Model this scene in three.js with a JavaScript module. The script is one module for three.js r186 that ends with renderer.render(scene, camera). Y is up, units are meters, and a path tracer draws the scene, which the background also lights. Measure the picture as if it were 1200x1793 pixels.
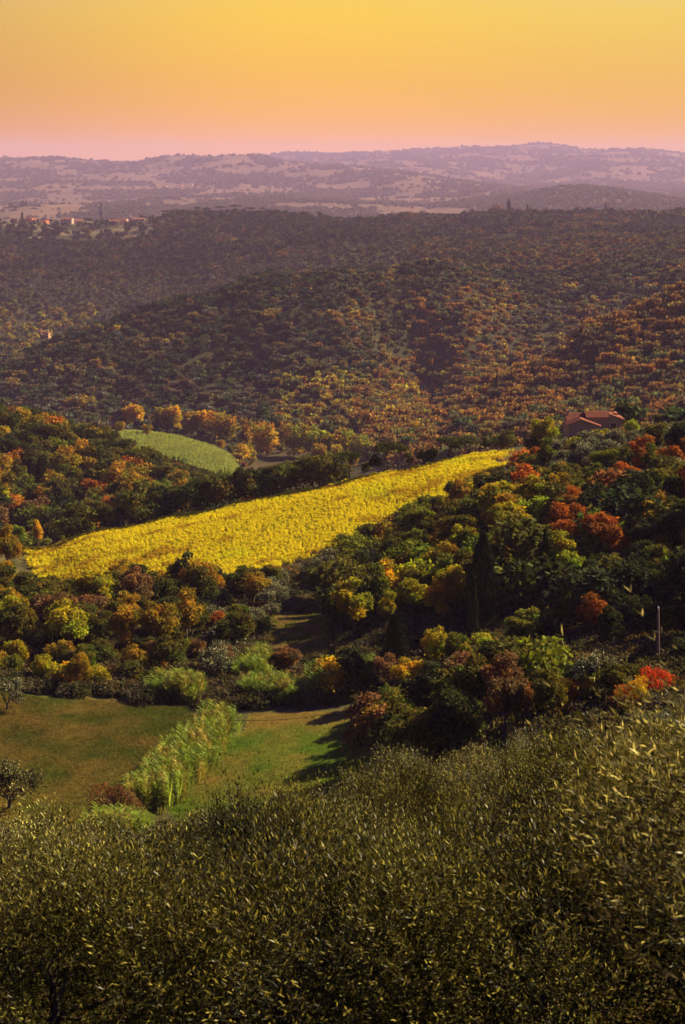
import * as THREE from 'three';
import { createNoise2D } from 'simplex-noise';
import { mergeGeometries } from 'three/addons/utils/BufferGeometryUtils.js';

// ---------------------------------------------------------------- camera, sky, sun, exposure, air
const F = 2463, HZ = 286, HZD = 300;                       // focal length and eye-level row of a 1200 x 1793 view
const renderer = new THREE.WebGLRenderer({ antialias: true });
renderer.toneMapping = THREE.LinearToneMapping;
renderer.toneMappingExposure = 2.5;
renderer.shadowMap.enabled = true;
renderer.setSize(685, 1024);
const scene = new THREE.Scene();
const camera = new THREE.PerspectiveCamera(2 * Math.atan(1507 / F) * 180 / Math.PI, 1200 / 3014, 0.3, 80000);
camera.setViewOffset(1200, 3014, 0, 1221, 1200, 1793);   // level camera, lens shifted down
camera.position.set(0, 0, 0);
camera.lookAt(0, 0, -1);
camera.focus = 170; camera.userData.fStop = 3.6;
scene.add(camera);

const D2R = Math.PI / 180;
const SUN_AZ = 59 * D2R, SUN_EL = 32 * D2R;      // to the right and a little ahead
const sunDir = new THREE.Vector3(Math.sin(SUN_AZ) * Math.cos(SUN_EL), Math.sin(SUN_EL), -Math.cos(SUN_AZ) * Math.cos(SUN_EL));
const sun = new THREE.DirectionalLight(new THREE.Color().setRGB(1, 0.82, 0.47), 5);
sun.position.copy(sunDir).multiplyScalar(900); sun.castShadow = true;
sun.shadow.mapSize.set(4096, 4096);
Object.assign(sun.shadow.camera, { left: -450, right: 450, top: 300, bottom: -450, near: 1, far: 3000 });
sun.name = 'sun';
scene.add(sun, sun.target);
scene.fog = new THREE.FogExp2(new THREE.Color().setRGB(0.66, 0.49, 0.84), 5.4e-5);

{ // evening sky: orange haze band at the horizon, paler towards the sun, dull blue overhead
  const W = 2048, H = 1024, data = new Float32Array(W * H * 4);
  const lerp = (a, b, k) => a + (b - a) * k, ss = (a, b, x) => { const k = Math.min(1, Math.max(0, (x - a) / (b - a))); return k * k * (3 - 2 * k); };
  const stops = [[0, 0.48, 0.175, 0.001], [1.5, 0.43, 0.170, 0.001], [3.2, 0.40, 0.186, 0.003], [6, 0.40, 0.228, 0.010], [8, 0.37, 0.23, 0.03], [13, 0.26, 0.165, 0.055], [22, 0.11, 0.086, 0.064], [40, 0.043, 0.052, 0.072], [90, 0.025, 0.042, 0.08]];
  for (let j = 0; j < H; j++) {
    const el = ((j + 0.5) / H - 0.5) * 180;
    for (let i = 0; i < W; i++) {
      const az = ((i + 0.5) / W - 0.5) * 2 * Math.PI;      // atan2(z, x)
      const x = Math.cos(az), z = Math.sin(az);
      const toSun = (x * Math.sin(SUN_AZ) - z * Math.cos(SUN_AZ)) * 0.5 + 0.5;   // 1 towards the sun's bearing
      let k = 0; while (k < stops.length - 2 && el > stops[k + 1][0]) k++;
      const f = Math.min(1, Math.max(0, (el - stops[k][0]) / (stops[k + 1][0] - stops[k][0])));
      const c = [1, 2, 3].map((n) => lerp(stops[k][n], stops[k + 1][n], f));
      const g = ss(0.55, 1, toSun), far = 1 - ss(0.1, 0.7, toSun);
      c[0] *= 1 - 0.74 * far; c[1] *= (1 + 0.18 * g) * (1 - 0.68 * far); c[2] *= (1 + 1.5 * g) * (1 - 0.35 * far);
      const glow = Math.exp(-(((toSun - 0.75) / 0.07) ** 2)) * (1 - ss(10, 30, el)), dull = 1 - ss(0.60, 0.74, toSun);   // golden core, paler on the sun's side, duller away from it
      c[0] *= (1 - 0.19 * dull) * (0.90 + 0.10 * glow); c[1] *= 0.95 + 0.07 * glow - 0.20 * dull; c[2] *= 1.7 - 0.8 * glow + 1.1 * dull * ss(1.5, 6, el);
      const o = (j * W + i) * 4;
      if (el < 0) { data[o] = 0.04; data[o + 1] = 0.03; data[o + 2] = 0.022; } else { data[o] = c[0]; data[o + 1] = c[1]; data[o + 2] = c[2]; }
      data[o + 3] = 1;
    }
  }
  const t = new THREE.DataTexture(data, W, H, THREE.RGBAFormat, THREE.FloatType);
  t.mapping = THREE.EquirectangularReflectionMapping; t.magFilter = THREE.LinearFilter; t.needsUpdate = true;
  scene.background = t; scene.environment = t;
}

// ---------------------------------------------------------------- helpers
function rngOf(seed) { let s = seed >>> 0; return () => { s = (s + 0x6d2b79f5) | 0; let t = Math.imul(s ^ (s >>> 15), 1 | s); t = (t + Math.imul(t ^ (t >>> 7), 61 | t)) ^ t; return ((t ^ (t >>> 14)) >>> 0) / 4294967296; }; }
const R = rngOf(20231);
const n2 = createNoise2D(rngOf(7)), n2b = createNoise2D(rngOf(99));
const clamp = (x, a, b) => Math.min(b, Math.max(a, x)), mix = (a, b, k) => a + (b - a) * k;
const sstep = (a, b, x) => { const k = clamp((x - a) / (b - a), 0, 1); return k * k * (3 - 2 * k); };
const fbm = (n, x, y, o = 4) => { let s = 0, a = 0.5; for (let i = 0; i < o; i++) { s += a * n(x, y); x = x * 2.03 + 11.3; y = y * 2.03 - 4.7; a *= 0.5; } return s; };
const counts = {};
function numbered(name) { const k = counts[name] = (counts[name] ?? -1) + 1; return k ? `${name}_${String(k).padStart(3, '0')}` : name; }
function tag(o, label, category, group, kind) { o.userData.label = label; if (category) o.userData.category = category; if (group) o.userData.group = group; if (kind) o.userData.kind = kind; return o; }
function shadows(o) { o.castShadow = o.receiveShadow = true; return o; }
function thing(name, x, y, z, turn = 0) { const g = new THREE.Group(); g.name = numbered(name); g.position.set(x, y, z); g.rotation.y = turn; scene.add(g); return g; }
function part(name, geo, mat, parent) { const m = shadows(new THREE.Mesh(geo, mat)); m.name = name; (parent || scene).add(m); return m; }

// ---------------------------------------------------------------- the lie of the land
// Control points [bearing column, row at which the bare ground shows, metres ahead]; heights follow as -(row - HZ) / F * metres.
const CP = [];
const cp = (D, ...pairs) => { for (let i = 0; i < pairs.length; i += 2) CP.push([pairs[i], pairs[i + 1], D]); };
const ch = (D, ...pairs) => { for (let i = 0; i < pairs.length; i += 2) CP.push([pairs[i], HZD - pairs[i + 1] * F / D, D]); };   // by height instead
// olive slope below the camera
ch(3, -150, -2.4, 300, -2.4, 700, -2.4, 1350, -2.3);
ch(7, -150, -5.1, 300, -5.1, 700, -5.0, 1350, -4.7);
ch(12, -150, -8.2, 300, -8.2, 700, -8.0, 1350, -7.4);
ch(20, -150, -12.6, 300, -12.4, 700, -12.1, 1350, -11.2);
ch(35, -150, -20, 300, -19.6, 700, -19, 1350, -17);
ch(55, -150, -29.5, 300, -29, 700, -28, 1000, -27.3, 1350, -25.5);
ch(78, -150, -40, 300, -39.5, 600, -37, 850, -36.5, 1050, -36, 1350, -33);
ch(102, -150, -50, 150, -50, 350, -50, 600, -48.5, 800, -46, 1000, -44, 1150, -42.5, 1350, -39.5);
// the meadows
cp(127, -150, 1440, 0, 1440, 150, 1440, 330, 1450, 500, 1450, 620, 1420);
cp(145, -150, 1330, 0, 1330, 150, 1335, 300, 1345, 420, 1350, 540, 1340, 640, 1320);
cp(163, -150, 1205, 0, 1215, 150, 1235, 300, 1250, 420, 1262, 540, 1255, 640, 1240);
// right-hand hillside
cp(128, 760, 1330, 900, 1255, 1050, 1205, 1153, 1172, 1200, 1165, 1350, 1150);
cp(150, 760, 1220, 900, 1185, 1000, 1165, 1200, 1140, 1350, 1120);
cp(183, 680, 1150, 760, 1140, 850, 1115, 1000, 1075, 1200, 1040, 1350, 1000);
cp(212, 600, 1090, 700, 1050, 850, 1020, 1000, 970, 1200, 915, 1350, 870);
cp(245, 580, 1050, 700, 995, 800, 955, 900, 925, 1000, 890, 1200, 845, 1350, 805);
cp(285, 700, 935, 800, 890, 900, 860, 1000, 815, 1100, 800, 1200, 790, 1350, 750);
cp(322, 915, 835, 980, 775, 1040, 762, 1100, 765, 1200, 765, 1350, 730);
// gully and wooded belt on the other side
cp(182, 0, 1190, 150, 1185, 300, 1180, 420, 1180, 520, 1175);
cp(212, -150, 1090, 0, 1100, 200, 1105, 380, 1110, 480, 1105);
cp(246, -150, 1040, 0, 1050, 200, 1065, 380, 1055, 470, 1045);
// the vineyard: one tilted plane
const vineY = (px, D) => -87.33 + 0.2007 * ((px - 600) / F * D + 70.6) + 0.0309 * (D - 322);
for (const [D, ...cols] of [[271, 90, 200, 320, 430, 520], [284, 60, 150, 300, 430, 530, 610], [299, 30, 150, 300, 430, 530, 640, 740, 810], [315, 30, 150, 300, 430, 530, 640, 740, 820, 905], [330, 30, 150, 300, 430, 530, 640, 740, 820, 905]]) for (const px of cols) ch(D, px, vineY(px, D));
cp(272, -150, 1000, 10, 1005);
cp(300, -150, 965); cp(330, -150, 950);
ch(345, -150, -92, 40, -92.5, 200, -87.5, 430, -80.8, 650, -74.3, 800, -69.8, 910, -66.8, 1040, -62.5, 1200, -60);
ch(362, -150, -97, 40, -98, 200, -93, 430, -88, 650, -82, 800, -77.5, 910, -73, 1040, -68, 1200, -66);
ch(395, -150, -112, 40, -114, 200, -108, 430, -104, 650, -101, 800, -98, 910, -92, 1040, -84, 1200, -80, 1350, -78);
// spur across the valley on the left
cp(440, -150, 880, 0, 900, 120, 915, 240, 890, 340, 890);
cp(485, -150, 790, 0, 810, 150, 835, 280, 845, 400, 868);
cp(525, -150, 715, 0, 742, 100, 757, 200, 785, 300, 818, 400, 862);
ch(600, -150, -108, 0, -118, 200, -136, 400, -152, 650, -160, 800, -150, 950, -134, 1040, -122, 1200, -110, 1350, -104);
// green field rise, valley floor
cp(690, 100, 840, 220, 812, 300, 830, 420, 852, 600, 860, 760, 818, 900, 765);
cp(775, 0, 800, 150, 770, 215, 758, 300, 770, 380, 792, 440, 830, 600, 822, 760, 780);
cp(850, -150, 770, 0, 778, 200, 778, 350, 785, 480, 798, 600, 795, 720, 765);
cp(950, -150, 748, 0, 750, 300, 752, 480, 760, 600, 748);
// nearer ridge on the right
cp(720, 1000, 735, 1100, 725, 1200, 705, 1350, 690);
cp(850, 850, 735, 1000, 690, 1200, 620, 1350, 560);
cp(1000, 760, 725, 900, 645, 1050, 562, 1200, 503, 1350, 460);
cp(1130, 760, 715, 900, 700, 1050, 655, 1200, 610, 1350, 570);
// the broad wooded dome
cp(1060, -150, 715, 0, 700, 200, 690, 450, 690, 620, 665);
cp(1180, -150, 670, 0, 645, 150, 595, 350, 590, 600, 580, 800, 610, 900, 640);
cp(1290, -150, 665, 0, 640, 150, 590, 300, 530, 450, 505, 600, 500, 750, 520, 900, 570, 1050, 585, 1200, 560);
cp(1380, 150, 600, 300, 545, 450, 486, 600, 466, 750, 462, 900, 500, 1050, 500, 1200, 470, 1350, 440);
cp(1540, -150, 610, 0, 630, 150, 640, 300, 600, 450, 560, 600, 525, 750, 490, 900, 480, 1050, 480, 1200, 470);
cp(1760, -150, 545, 0, 552, 150, 555, 300, 560, 450, 525, 600, 490, 750, 455, 900, 446, 1050, 440, 1200, 430, 1350, 420);
cp(2100, -150, 480, 0, 480, 200, 478, 400, 450, 600, 430, 800, 425, 1000, 420, 1200, 415, 1350, 405);
cp(2500, -150, 420, 0, 425, 200, 425, 400, 405, 600, 405, 800, 402, 1000, 398, 1200, 396, 1350, 390);
cp(2900, -150, 386, 0, 388, 130, 388, 250, 386, 310, 374, 440, 374, 560, 382, 700, 381, 800, 380, 900, 372, 1050, 375, 1200, 370, 1350, 368);
ch(3300, -150, -128, 0, -128, 250, -135, 440, -130, 700, -135, 900, -135, 1200, -135, 1350, -135);
// hazy hills behind
ch(4100, -150, -178, 200, -178, 600, -185, 900, -185, 1350, -185);
cp(5100, -150, 356, 50, 360, 130, 364, 220, 366, 600, 368, 900, 366, 1200, 360);
cp(6120, 0, 362, 300, 352, 480, 346, 700, 356, 850, 348, 930, 336, 985, 326, 1080, 333, 1200, 350);
cp(6970, -150, 350, 200, 352, 420, 345, 600, 350, 800, 346, 1000, 344, 1200, 352);
cp(8245, -150, 330, 150, 325, 300, 330, 450, 326, 600, 332, 720, 318, 830, 322, 930, 332, 1200, 340);
cp(9520, -150, 305, 150, 306, 300, 308, 450, 300, 600, 296, 700, 302, 800, 318, 950, 330, 1200, 335);
cp(10795, -150, 282, 0, 281, 130, 281, 300, 278, 400, 273, 450, 272, 490, 282, 560, 292, 640, 297, 760, 312, 900, 326, 1200, 330);
cp(12750, -150, 296, 200, 294, 450, 292, 600, 292, 750, 288, 900, 300, 1050, 290, 1200, 300);
cp(15300, 450, 284, 600, 274, 700, 270, 800, 268, 900, 266, 1000, 270, 1130, 268, 1200, 278);
cp(17425, -150, 290, 300, 284, 450, 272, 560, 269, 650, 269, 740, 266, 810, 258, 880, 262, 960, 250, 1010, 262, 1050, 266, 1110, 263, 1160, 268, 1250, 276, 1350, 280);
cp(20400, -150, 300, 400, 296, 800, 292, 1200, 296, 1350, 300);
const SU = 1 / 230, SV = 3.0, uOf = (px) => clamp(px, -150, 1350) * SU, vOf = (D) => Math.log(D) * SV, KC = 0.06;
const phi = (r2) => Math.sqrt(r2 + KC);
const TW = (() => {   // radial basis weights by elimination with partial pivoting
  const n = CP.length, N = n + 3, A = Array.from({ length: N }, () => new Float64Array(N + 1));
  const P = CP.map(([px, , D]) => [uOf(px), vOf(D)]);
  for (let i = 0; i < n; i++) {
    for (let j = 0; j < n; j++) A[i][j] = phi((P[i][0] - P[j][0]) ** 2 + (P[i][1] - P[j][1]) ** 2);
    A[i][i] -= 0.02;
    [1, P[i][0], P[i][1]].forEach((q, k) => { A[i][n + k] = q; A[n + k][i] = q; });
    A[i][N] = CP[i][1];
  }
  for (let c = 0; c < N; c++) {
    let p = c; for (let r = c + 1; r < N; r++) if (Math.abs(A[r][c]) > Math.abs(A[p][c])) p = r;
    [A[c], A[p]] = [A[p], A[c]];
    for (let r = c + 1; r < N; r++) { const f = A[r][c] / A[c][c]; if (f) for (let k = c; k <= N; k++) A[r][k] -= f * A[c][k]; }
  }
  const w = new Float64Array(N);
  for (let r = N - 1; r >= 0; r--) { let s = A[r][N]; for (let k = r + 1; k < N; k++) s -= A[r][k] * w[k]; w[r] = s / A[r][r]; }
  return { w, P, n };
})();
const NOISE = [[3, 0], [60, 0], [110, 1.5], [125, .6], [345, .8], [400, 2], [560, 4], [800, 2.5], [1000, 6], [2500, 7], [3300, 3], [4600, 2.2], [8000, 2.8], [30000, 2.4]];
function rowAt(px, D) {       // row of the bare ground
  const u = uOf(px), v = vOf(D), { w, P, n } = TW;
  let s = w[n] + w[n + 1] * u + w[n + 2] * v;
  for (let i = 0; i < n; i++) { const a = u - P[i][0], b = v - P[i][1]; s += w[i] * phi(a * a + b * b); }
  let k = 0; while (k < NOISE.length - 2 && D > NOISE[k + 1][0]) k++;
  const amp = mix(NOISE[k][1], NOISE[k + 1][1], clamp((D - NOISE[k][0]) / (NOISE[k + 1][0] - NOISE[k][0]), 0, 1));
  if (amp > 0.01) {
    const X = (px - 600) / F * D, k1 = 1 - sstep(420, 800, D), k3 = sstep(3300, 4600, D), k2 = 1 - k1 - k3;
    const q = (k1 > 0 ? k1 * fbm(n2, X / 26, D / 26, 4) : 0) + (k2 > 0 ? k2 * fbm(n2, X / 190, D / 190, 5) : 0) + (k3 > 0 ? k3 * fbm(n2, X / 1000, D / 1150, 5) : 0);
    s += amp * 1.8 * q;
  }
  return s;
}
const heightPD = (px, D) => -(rowAt(px, D) - HZ) / F * D;
const pxOf = (x, z) => 600 + x / -z * F;
const H = (x, z) => { const D = Math.max(2.2, -z); return heightPD(pxOf(x, -D), D); };
const pyOf = (x, y, z) => HZ - y / -z * F;
function hit(px, py, D0 = 3, D1 = 30000) { let D = D0; while (D < D1 && rowAt(px, D) > py) D *= 1.006; return { x: (px - 600) / F * D, y: heightPD(px, D), z: -D, D, px, py }; }
const onGround = (px, D) => ({ x: (px - 600) / F * D, y: heightPD(px, D), z: -D, D, px, py: rowAt(px, D) });
const inside = (poly, x, y) => { let c = false; for (let i = 0, j = poly.length - 1; i < poly.length; j = i++) { const [a, b] = poly[i], [p, q] = poly[j]; if ((b > y) !== (q > y) && x < (p - a) * (y - b) / (q - b) + a) c = !c; } return c; };

// plan areas, as bearing column and metres ahead
const VINE = [[34, 331], [92, 286], [100, 270], [300, 267], [430, 269], [540, 276], [600, 283], [700, 289], [800, 298], [850, 302], [915, 311], [915, 317], [868, 318], [862, 321], [906, 331], [800, 331], [650, 331], [430, 331], [200, 331]];
const MEADOW_L = [[-250, 126], [-250, 168], [0, 168], [60, 168], [150, 168], [240, 167], [330, 166], [352, 158], [345, 150], [310, 143], [265, 136], [200, 128], [60, 124]];
const MEADOW_R = [[430, 158], [440, 165], [560, 164], [655, 162], [660, 150], [640, 140], [600, 132], [500, 130], [330, 127], [300, 132], [340, 141], [375, 149], [395, 155]];
const inVine = (px, D) => inside(VINE, px, D), inMeadow = (px, D) => inside(MEADOW_L, px, D) || inside(MEADOW_R, px, D);

// ---------------------------------------------------------------- ground
function noiseTexture(size, seed, lo, hi, scale) {
  const n = createNoise2D(rngOf(seed)), d = new Uint8Array(size * size * 4);
  const tile = (x, y) => {   // tileable by blending four shifted samples
    const u = x / size, v = y / size, f = (a, b) => { let s = 0, am = 0.5, q = scale; for (let i = 0; i < 5; i++) { s += am * n(a * q, b * q); q *= 2.1; am *= 0.6; } return s; };
    return f(u, v) * (1 - u) * (1 - v) + f(u - 1, v) * u * (1 - v) + f(u, v - 1) * (1 - u) * v + f(u - 1, v - 1) * u * v;
  };
  for (let y = 0; y < size; y++) for (let x = 0; x < size; x++) {
    const k = clamp(mix(lo, hi, 0.5 + 0.85 * tile(x, y)), 0, 1) * 255, o = (y * size + x) * 4;
    d[o] = d[o + 1] = d[o + 2] = k; d[o + 3] = 255;
  }
  const t = new THREE.DataTexture(d, size, size); t.wrapS = t.wrapT = THREE.RepeatWrapping; t.magFilter = THREE.LinearFilter; t.minFilter = THREE.LinearFilter; t.needsUpdate = true;
  return t;
}
const soilTex = noiseTexture(512, 3, 0.45, 1.0, 7);
const groundMat = new THREE.MeshPhysicalMaterial({ specularIntensity: 0.1, vertexColors: true, roughness: 1, map: soilTex, bumpMap: soilTex, bumpScale: 0.08 });
groundMat.name = 'earth_and_grass';
const LIN = (r, g, b) => [r, g, b];
function groundColor(px, D, x) {
  const a = fbm(n2b, x / 9, D / 9, 4), b = fbm(n2, x / 30 + 9, D / 30, 3);
  const m3 = (A, B, k) => [mix(A[0], B[0], k), mix(A[1], B[1], k), mix(A[2], B[2], k)];
  if (D < 128 && !inMeadow(px, D)) return m3([0.085, 0.060, 0.026], [0.055, 0.062, 0.018], clamp(0.5 + a, 0, 1));
  if (inside(MEADOW_L, px, D)) {
    const far = sstep(140, 160, D) * 0.35, bare = clamp(0.22 + far + 1.15 * a + 0.9 * b + 0.9 * sstep(250, -80, px) * sstep(152, 126, D) * 0.9, 0, 1);
    return m3([0.080, 0.098, 0.012], [0.19, 0.135, 0.036], bare);
  }
  if (inside(MEADOW_R, px, D)) return m3([0.095, 0.165, 0.012], [0.24, 0.175, 0.05], clamp(0.22 + 0.7 * sstep(151, 162, D) + 0.8 * a + 0.7 * b, 0, 1));
  if (D < 345) {
    if (px < 100 && D > 278 && D < 300) return [0.24, 0.17, 0.10];
    if (inVine(px, D)) return [0.20, 0.14, 0.05];
    return m3([0.06, 0.055, 0.02], [0.12, 0.105, 0.035], clamp(0.5 + 1.2 * a, 0, 1));
  }
  if (D < 640) return [0.06, 0.055, 0.022];
  if (D < 3350) {
    if (D > 700 && D < 1000 && px < 700) return m3([0.085, 0.055, 0.026], [0.05, 0.05, 0.018], clamp(0.5 + b * 2 + (px < 430 || px > 560 ? .4 : -.2), 0, 1));
    if (D > 2500 && px < 320 && n2(x / 130, D / 130) > 0.1) return [0.20, 0.16, 0.08];
    return [0.05, 0.045, 0.022];
  }
  const q = n2(x / 650, D / 2300) + 0.6 * n2b(x / 240, D / 800), woods = fbm(n2b, x / 600 + 50, D / 1150, 4) + (D < 7700 && px > 860 ? 0.5 : 0);
  const field = q > 0.7 ? [0.225, 0.135, 0.08] : q > 0.1 ? [0.20, 0.125, 0.076] : q > -0.4 ? [0.18, 0.115, 0.073] : [0.16, 0.105, 0.07];  // far fields tinted pink with low contrast, haze put into their colour
  const k = sstep(-0.12, 0.16, woods); return [mix(field[0], 0.13, k), mix(field[1], 0.09, k), mix(field[2], 0.065, k)];
}
function terrain(name, label, D0, D1, step, dpx) {
  const cols = [];
  for (let t = -4; t < -0.35; t += Math.max(0.05, (-0.3 - t) * 0.22)) cols.push(t);
  for (let px = -200; px <= 1400; px += dpx) cols.push((px - 600) / F);
  for (let t = 0.37; t <= 4; t += Math.max(0.05, (t - 0.3) * 0.22)) cols.push(t);
  const rows = []; for (let D = D0; D < D1 * 0.9999; D *= step) rows.push(D); rows.push(D1);
  const pos = [], col = [], uv = [], idx = [], nc = cols.length;
  for (const D of rows) for (const t of cols) {
    const px = 600 + t * F, x = t * D, c = groundColor(px, D, x);
    pos.push(x, heightPD(px, D), -D); col.push(...c); const s = D < 600 ? 6 : D < 4000 ? 60 : 700; uv.push(x / s, D / s);
  }
  for (let j = 0; j < rows.length - 1; j++) for (let i = 0; i < nc - 1; i++) { const a = j * nc + i; idx.push(a, a + 1, a + nc, a + 1, a + nc + 1, a + nc); }
  const g = new THREE.BufferGeometry();
  g.setAttribute('position', new THREE.Float32BufferAttribute(pos, 3)); g.setAttribute('color', new THREE.Float32BufferAttribute(col, 3)); g.setAttribute('uv', new THREE.Float32BufferAttribute(uv, 2));
  g.setIndex(idx); g.computeVertexNormals();
  const m = shadows(new THREE.Mesh(g, groundMat)); m.name = name; tag(m, label, null, null, 'structure'); scene.add(m); return m;
}
terrain('ground', 'grassy slope running down from the olives to the meadows and gully', 2.2, 350, 1.012, 6);
terrain('hills', 'wooded valley sides and plateau behind the vineyard', 350, 3400, 1.012, 6);
terrain('far_hills', 'pink hazy farmland hills along the horizon', 3400, 20600, 1.0125, 4);
{ // the hilltop behind the camera, so that the slope does not end at its feet
  const g = new THREE.PlaneGeometry(1200, 400, 60, 20); g.rotateX(-Math.PI / 2); g.translate(0, 0, 197.8);
  const p = g.attributes.position, c = [];
  for (let i = 0; i < p.count; i++) { const x = p.getX(i), z = p.getZ(i); p.setY(i, z < -2 ? H(x / 600 * 8, -2.2) : -1.75 + 0.03 * z + 0.6 * fbm(n2, x / 40, z / 40)); c.push(0.08, 0.075, 0.03); }
  g.setAttribute('color', new THREE.Float32BufferAttribute(c, 3)); g.computeVertexNormals();
  const m = shadows(new THREE.Mesh(g, groundMat)); m.name = 'hilltop_ground'; tag(m, 'grassy hilltop behind the viewpoint', null, null, 'structure'); scene.add(m);
}

// ---------------------------------------------------------------- foliage and bark
function leafMat(name, r, g, b, o = {}) {
  const m = new THREE.MeshPhysicalMaterial({ color: new THREE.Color().setRGB(r, g, b), vertexColors: true, roughness: 0.95, transmission: o.through ?? 0.4, thickness: 0, specularIntensity: o.spec ?? 0.12, clearcoat: o.coat ?? 0, clearcoatRoughness: o.coatRough ?? 0.4, side: THREE.DoubleSide });
  m.name = name; return m;
}
const L = {
  oliveNear: leafMat('olive_leaf_glossy', 0.066, 0.058, 0.005, { coat: 0.18, coatRough: 0.36, through: 0.35, spec: 0.1 }),
  oliveDeep: leafMat('olive_leaf_deep', 0.026, 0.025, 0.003, { coat: 0.18, coatRough: 0.36, through: 0.35, spec: 0.1 }),
  oliveSilver: leafMat('olive_leaf_silver', 0.135, 0.118, 0.019, { coat: 0.2, coatRough: 0.36, through: 0.35, spec: 0.1 }),
  oliveMid: leafMat('olive_leaf', 0.092, 0.084, 0.014, { coat: 0.2, coatRough: 0.4, through: 0.3, spec: 0.1 }),
  oliveGrey: leafMat('olive_leaf_grey', 0.135, 0.135, 0.045, { coat: 0.1, coatRough: 0.4, through: 0.3, spec: 0.1 }),
  dark: leafMat('dark_green_leaf', 0.034, 0.041, 0.008),
  holm: leafMat('holm_leaf', 0.095, 0.088, 0.008),
  mid: leafMat('green_leaf', 0.125, 0.138, 0.007),
  lime: leafMat('lime_leaf', 0.24, 0.29, 0.010),
  yellowGreen: leafMat('yellow_green_leaf', 0.33, 0.285, 0.008),
  golden: leafMat('golden_leaf', 0.52, 0.33, 0.008),
  ochre: leafMat('ochre_leaf', 0.31, 0.195, 0.010),
  orange: leafMat('orange_leaf', 0.50, 0.19, 0.008),
  rust: leafMat('rust_leaf', 0.33, 0.105, 0.010),
  red: leafMat('scarlet_leaf', 0.55, 0.07, 0.008),
  brown: leafMat('brown_leaf', 0.19, 0.095, 0.028),
  cypress: leafMat('cypress_needle', 0.030, 0.040, 0.014, { through: 0.15 }),
  pine: leafMat('pine_needle', 0.060, 0.066, 0.010, { through: 0.2 }),
  reed: leafMat('reed_leaf', 0.23, 0.31, 0.018, { through: 0.45, coat: 0.3, coatRough: 0.5 }),
  vine: leafMat('vine_leaf', 0.82, 0.70, 0.010, { through: 0.45 }),
  white: leafMat('mixed_leaf', 1, 1, 1),
};
const WORD = { oliveNear: 'dark olive-leaved', oliveDeep: 'shadowy', oliveSilver: 'silvery', oliveMid: 'olive-leaved', oliveGrey: 'grey-green', dark: 'dark green', holm: 'deep olive green', mid: 'mid green', lime: 'bright lime green', yellowGreen: 'yellow-green', golden: 'golden yellow', ochre: 'ochre', orange: 'orange', rust: 'rust red', red: 'scarlet', brown: 'reddish brown', cypress: 'blackish green', pine: 'dark pine green' };
const barkTex = noiseTexture(256, 17, 0.35, 1, 9);
const bark = new THREE.MeshStandardMaterial({ color: new THREE.Color().setRGB(0.13, 0.095, 0.065), roughness: 1, map: barkTex, bumpMap: barkTex, bumpScale: 0.02 }); bark.name = 'bark';
const twigMat = new THREE.MeshStandardMaterial({ color: new THREE.Color().setRGB(0.12, 0.085, 0.04), roughness: 0.8 }); twigMat.name = 'olive_twig';

class Leaves {           // collects small pointed leaves as two triangles each
  constructor(n) { this.p = new Float32Array(n * 12); this.nm = new Float32Array(n * 12); this.c = new Float32Array(n * 12); this.n = 0; this.most = n; }
  add(x, y, z, ax, ay, az, nx, ny, nz, len, wid, cr, cg, cb) {      // from a base point along a, facing n
    if (this.n >= this.most) return;
    let l = Math.hypot(ax, ay, az) || 1; ax /= l; ay /= l; az /= l;
    let bx = ny * az - nz * ay, by = nz * ax - nx * az, bz = nx * ay - ny * ax; l = Math.hypot(bx, by, bz) || 1; bx /= l; by /= l; bz /= l;
    const mx = ay * bz - az * by, my = az * bx - ax * bz, mz = ax * by - ay * bx, o = this.n * 12, p = this.p, f = 0.45 * len, w = wid / 2;
    p[o] = x; p[o + 1] = y; p[o + 2] = z;
    p[o + 3] = x + ax * f + bx * w; p[o + 4] = y + ay * f + by * w; p[o + 5] = z + az * f + bz * w;
    p[o + 6] = x + ax * len - mx * 0.1 * len; p[o + 7] = y + ay * len - my * 0.1 * len; p[o + 8] = z + az * len - mz * 0.1 * len;
    p[o + 9] = x + ax * f - bx * w; p[o + 10] = y + ay * f - by * w; p[o + 11] = z + az * f - bz * w;
    for (let k = 0; k < 12; k += 3) { this.nm[o + k] = mx; this.nm[o + k + 1] = my; this.nm[o + k + 2] = mz; this.c[o + k] = cr; this.c[o + k + 1] = cg; this.c[o + k + 2] = cb; }
    this.n++;
  }
  build() {
    const n = this.n, g = new THREE.BufferGeometry(), idx = new Uint32Array(n * 6);
    for (let i = 0; i < n; i++) { const a = i * 4, o = i * 6; idx[o] = a; idx[o + 1] = a + 2; idx[o + 2] = a + 1; idx[o + 3] = a; idx[o + 4] = a + 3; idx[o + 5] = a + 2; }
    g.setAttribute('position', new THREE.BufferAttribute(this.p.slice(0, n * 12), 3)); g.setAttribute('normal', new THREE.BufferAttribute(this.nm.slice(0, n * 12), 3)); g.setAttribute('color', new THREE.BufferAttribute(this.c.slice(0, n * 12), 3));
    g.setIndex(new THREE.BufferAttribute(idx, 1)); return g;
  }
}
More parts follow.
